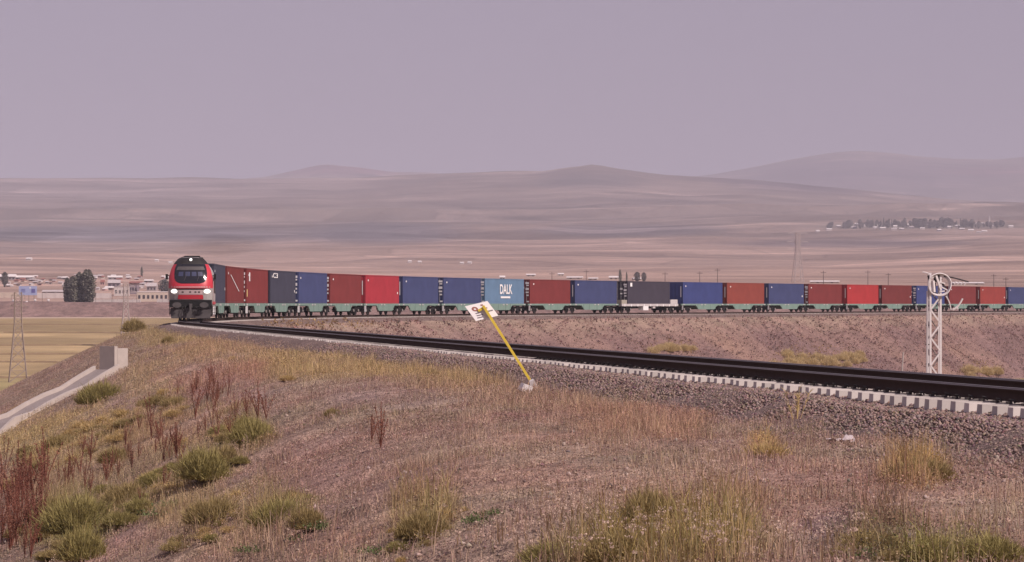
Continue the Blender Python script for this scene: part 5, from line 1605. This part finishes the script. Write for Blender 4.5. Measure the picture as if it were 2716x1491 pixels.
# tall dry stalks
mat('dry_stalk', (0.46, 0.33, 0.24), 0.9, 0.15, 12.0)
def stalk(px, py, topx, topy, lab, n=1, w=0.006, m_='dry_stalk'):
    p = at(px, py); s = F_PX / p.y; m = MB()
    for k in range(n):
        j = random.uniform(-0.08, 0.08) if n > 1 else 0
        dx = (topx - px) / s + j * 2; hz = (py - topy) / s * random.uniform(0.75, 1.0) if n > 1 else (py - topy) / s
        pts = [(j * 0.4, 0, -0.02), (j + dx * 0.3, random.uniform(-.02, .02), hz * 0.5), (j + dx, random.uniform(-.03, .03), hz)]
        m.tube(pts, w, 4, w * 0.4)
        if n > 4:
            for q in range(5):
                z = random.uniform(0.35, 1); m.tube([(j + dx * z * z, 0, hz * z), (j + dx * z * z + random.uniform(-.07, .07), random.uniform(-.05, .05), hz * z + 0.06)], w * 0.8, 3, w * 0.3)
    o = m.build('dry_stalk', m_, loc=p); tag(o, lab, 'dry stalk')
mat('straw_stalk', (0.52, 0.38, 0.17), 0.9, 0.2, 12.0)
stalk(2112, 1128, 2110, 1030, 'tall branching straw coloured plant standing on the ballast edge', 9, 0.006, 'straw_stalk')
stalk(1150, 1489, 1166, 1375, 'pale bare stalk at the bottom left of centre')
stalk(1302, 1270, 1305, 1140, 'thin pale stalk standing alone in the red weeds', 1, 0.004)
stalk(2020, 1455, 2078, 1345, 'pale arching stalk in the foreground right of centre', 1, 0.005)
stalk(640, 1225, 628, 1160, 'bare pale stalks in front of the bright green bush', 6, 0.006)
stalk(2705, 1440, 2680, 1290, 'long thin stalk near the right edge', 1, 0.004)
stalk(720, 1440, 716, 1365, 'pale stalk in front of the bottom green bush', 1, 0.006)

# ------------------------------------------------------------------ trees
attr_mat('leaf_far', 0.9)
mat('bark', (0.10, 0.08, 0.065), 0.9, 0.2, 2.0)
def tree_mesh(h, r, shape, n, col, leaf):
    f = rng.uniform(0.03, 1, n)
    if shape == 'poplar':
        rad = r * np.minimum(1, 0.55 + f * 1.8) * np.clip((1 - f) * 3.2, 0.05, 1) ** 0.6
    else:
        rad = r * np.sqrt(np.clip(1 - (2 * np.clip((f - 0.15) / 0.85, 0, 1) - 1) ** 2, 0.03, 1))
    a = rng.uniform(0, 6.283, n); q = np.sqrt(rng.uniform(0.1, 1, n)) * (0.8 + 0.35 * vnoise(np.cos(a) * 2 + f * 6, np.sin(a) * 2 + 5, 8))
    P = np.stack([np.cos(a) * rad * q, np.sin(a) * rad * q, f * h], 1)
    V, Fc, C = leaf_cloud(P, rng.uniform(0.6, 1.3, n) * leaf, np.array(col) * rng.uniform(0.5, 1.5, (n, 1)))
    me = np_mesh('crown', V, Fc, C); me.materials.append(MATS['leaf_far'])
    o = MB().tube([(0, 0, -0.5), (0, 0, h * 0.3), (0.1, 0, h * 0.8)], h * 0.018, 6, h * 0.006).build('trunk', 'bark'); tm = o.data; bpy.data.objects.remove(o)
    return me, tm
GR = (0.205, 0.190, 0.155)
TM = {'poplar': [tree_mesh(10, 1.0, 'poplar', 1500, GR, 0.22), tree_mesh(10, 1.15, 'poplar', 1500, GR, 0.22), tree_mesh(10, 0.8, 'poplar', 1200, GR, 0.22)],
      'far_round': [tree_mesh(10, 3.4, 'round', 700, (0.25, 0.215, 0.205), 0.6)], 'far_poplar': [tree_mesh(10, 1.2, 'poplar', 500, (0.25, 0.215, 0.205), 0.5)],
      'round': [tree_mesh(10, 3.6, 'round', 1500, (0.12, 0.11, 0.10), 0.4), tree_mesh(10, 4.2, 'round', 1500, (0.10, 0.10, 0.10), 0.4)]}
def tree(x, Y, z, h, kind, lab, group=None, wide=1.0, name=None):
    e = empty(name or ('poplar_tree' if 'poplar' in kind else 'broadleaf_tree'), (x, Y, z), random.uniform(0, 6.28))
    e.scale = (h / 10 * wide, h / 10 * wide, h / 10); tag(e, lab, 'tree', group)
    c, t = random.choice(TM[kind]); inst('crown', c, e)['kind'] = 'stuff'; inst('trunk', t, e)
Yp = 1012.0; s = F_PX / Yp
for k, (px, ptop) in enumerate(((177, 737), (186, 735), (196, 733), (203, 728), (210, 722), (217, 726), (223, 717), (230, 715), (237, 716), (241, 724), (190, 748), (213, 745), (228, 740), (182, 752), (200, 750))):
    h = (803 - ptop) / s
    tree((px - 1358) / s, Yp + random.uniform(-3, 3) + (2 if k > 9 else 0), CAM_H - (803 - Y_HOR) / s, h, 'poplar', 'grey green poplar standing in the dense clump on the earth bank', 'poplars of the clump', 2.0)
def tree_px(px, ptop, pbase, kind, lab, wide=1.0, group=None, Y=None):
    Y = depth_for(pbase, px) if Y is None else Y
    s = F_PX / Y
    tree((px - 1358) / s, Y, CAM_H - (pbase - Y_HOR) / s, (pbase - ptop) / s, kind, lab, group, wide)
tree_px(12, 722, 762, 'round', 'dark tree in front of the white hall at the left edge', 0.75)
tree_px(376, 707, 735, 'poplar', 'single slim poplar above the settlement left of the locomotive', 1.3)
tree_px(436, 742, 785, 'round', 'blue green tree beside the locomotive cab', 1.05)
tree_px(1645, 715, 752, 'poplar', 'taller left poplar of the pair behind the gap in the train', 1.7)
tree_px(1662, 721, 752, 'poplar', 'thin right poplar of the pair behind the gap in the train', 1.0)
tree_px(1690, 722, 750, 'round', 'left round tree above the charcoal container', 1.0)
tree_px(1708, 723, 750, 'round', 'right round tree above the charcoal container', 0.8)
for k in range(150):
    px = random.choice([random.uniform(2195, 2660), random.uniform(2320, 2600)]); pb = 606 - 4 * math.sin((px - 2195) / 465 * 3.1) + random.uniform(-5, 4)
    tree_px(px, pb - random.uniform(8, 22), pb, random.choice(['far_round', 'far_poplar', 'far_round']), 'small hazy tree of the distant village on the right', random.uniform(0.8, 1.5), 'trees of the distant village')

# ------------------------------------------------------------------ exhaust and hazy air
m, nt, b = new_mat('smoke'); nt.nodes.remove(b)
pv = nt.nodes.new('ShaderNodeVolumePrincipled'); pv.inputs['Color'].default_value = (0.24, 0.17, 0.13, 1); pv.inputs['Density'].default_value = 0.075
nt.links.new(pv.outputs[0], nt.nodes['Material Output'].inputs['Volume'])
bm = bmesh.new()
bmesh.ops.create_icosphere(bm, subdivisions=3, radius=1)
for v in bm.verts:
    f = (v.co.x + 1) / 2
    k = 0.55 + 0.5 * math.sin(3.1 * f)
    v.co = Vector((v.co.x * 3.3, v.co.y * 1.6 * k, v.co.z * 0.75 * k + 0.5 * f)) * (1 + 0.22 * math.sin(4 * v.co.x + 3 * v.co.z) * math.cos(3 * v.co.y + 1))
me = bpy.data.meshes.new('exhaust_smoke'); bm.to_mesh(me); bm.free(); me.materials.append(m)
o = link(bpy.data.objects.new('exhaust_smoke', me)); xs_, ys_, _ = path(204); o.location = (float(xs_) + 2.4, float(ys_), 4.9)
tag(o, 'thin brown exhaust smoke drifting from the locomotive roof', kind='stuff')

m, nt, b = new_mat('haze'); nt.nodes.remove(b)
pv = nt.nodes.new('ShaderNodeVolumePrincipled')
pv.inputs['Color'].default_value = (0.835, 0.80, 0.95, 1); pv.inputs['Density'].default_value = 0.000115; pv.inputs['Anisotropy'].default_value = -0.12
nt.links.new(pv.outputs[0], nt.nodes['Material Output'].inputs['Volume'])
o = MB().box((0, 8100, 365), (18990, 17000, 0.0)).build('haze', m)
me = bpy.data.meshes.new('haze'); bm = bmesh.new(); bmesh.ops.create_cube(bm, size=1); bm.to_mesh(me); bm.free(); me.materials.append(m)
bpy.data.objects.remove(o)
o = link(bpy.data.objects.new('haze', me)); o.location = (0, 8100, 365); o.scale = (19000, 17000, 810)
tag(o, 'pale mauve haze lying over the plain', kind='stuff')
print('script objects', len(bpy.data.objects), 'tris', sum(len(me.polygons) for me in bpy.data.meshes))
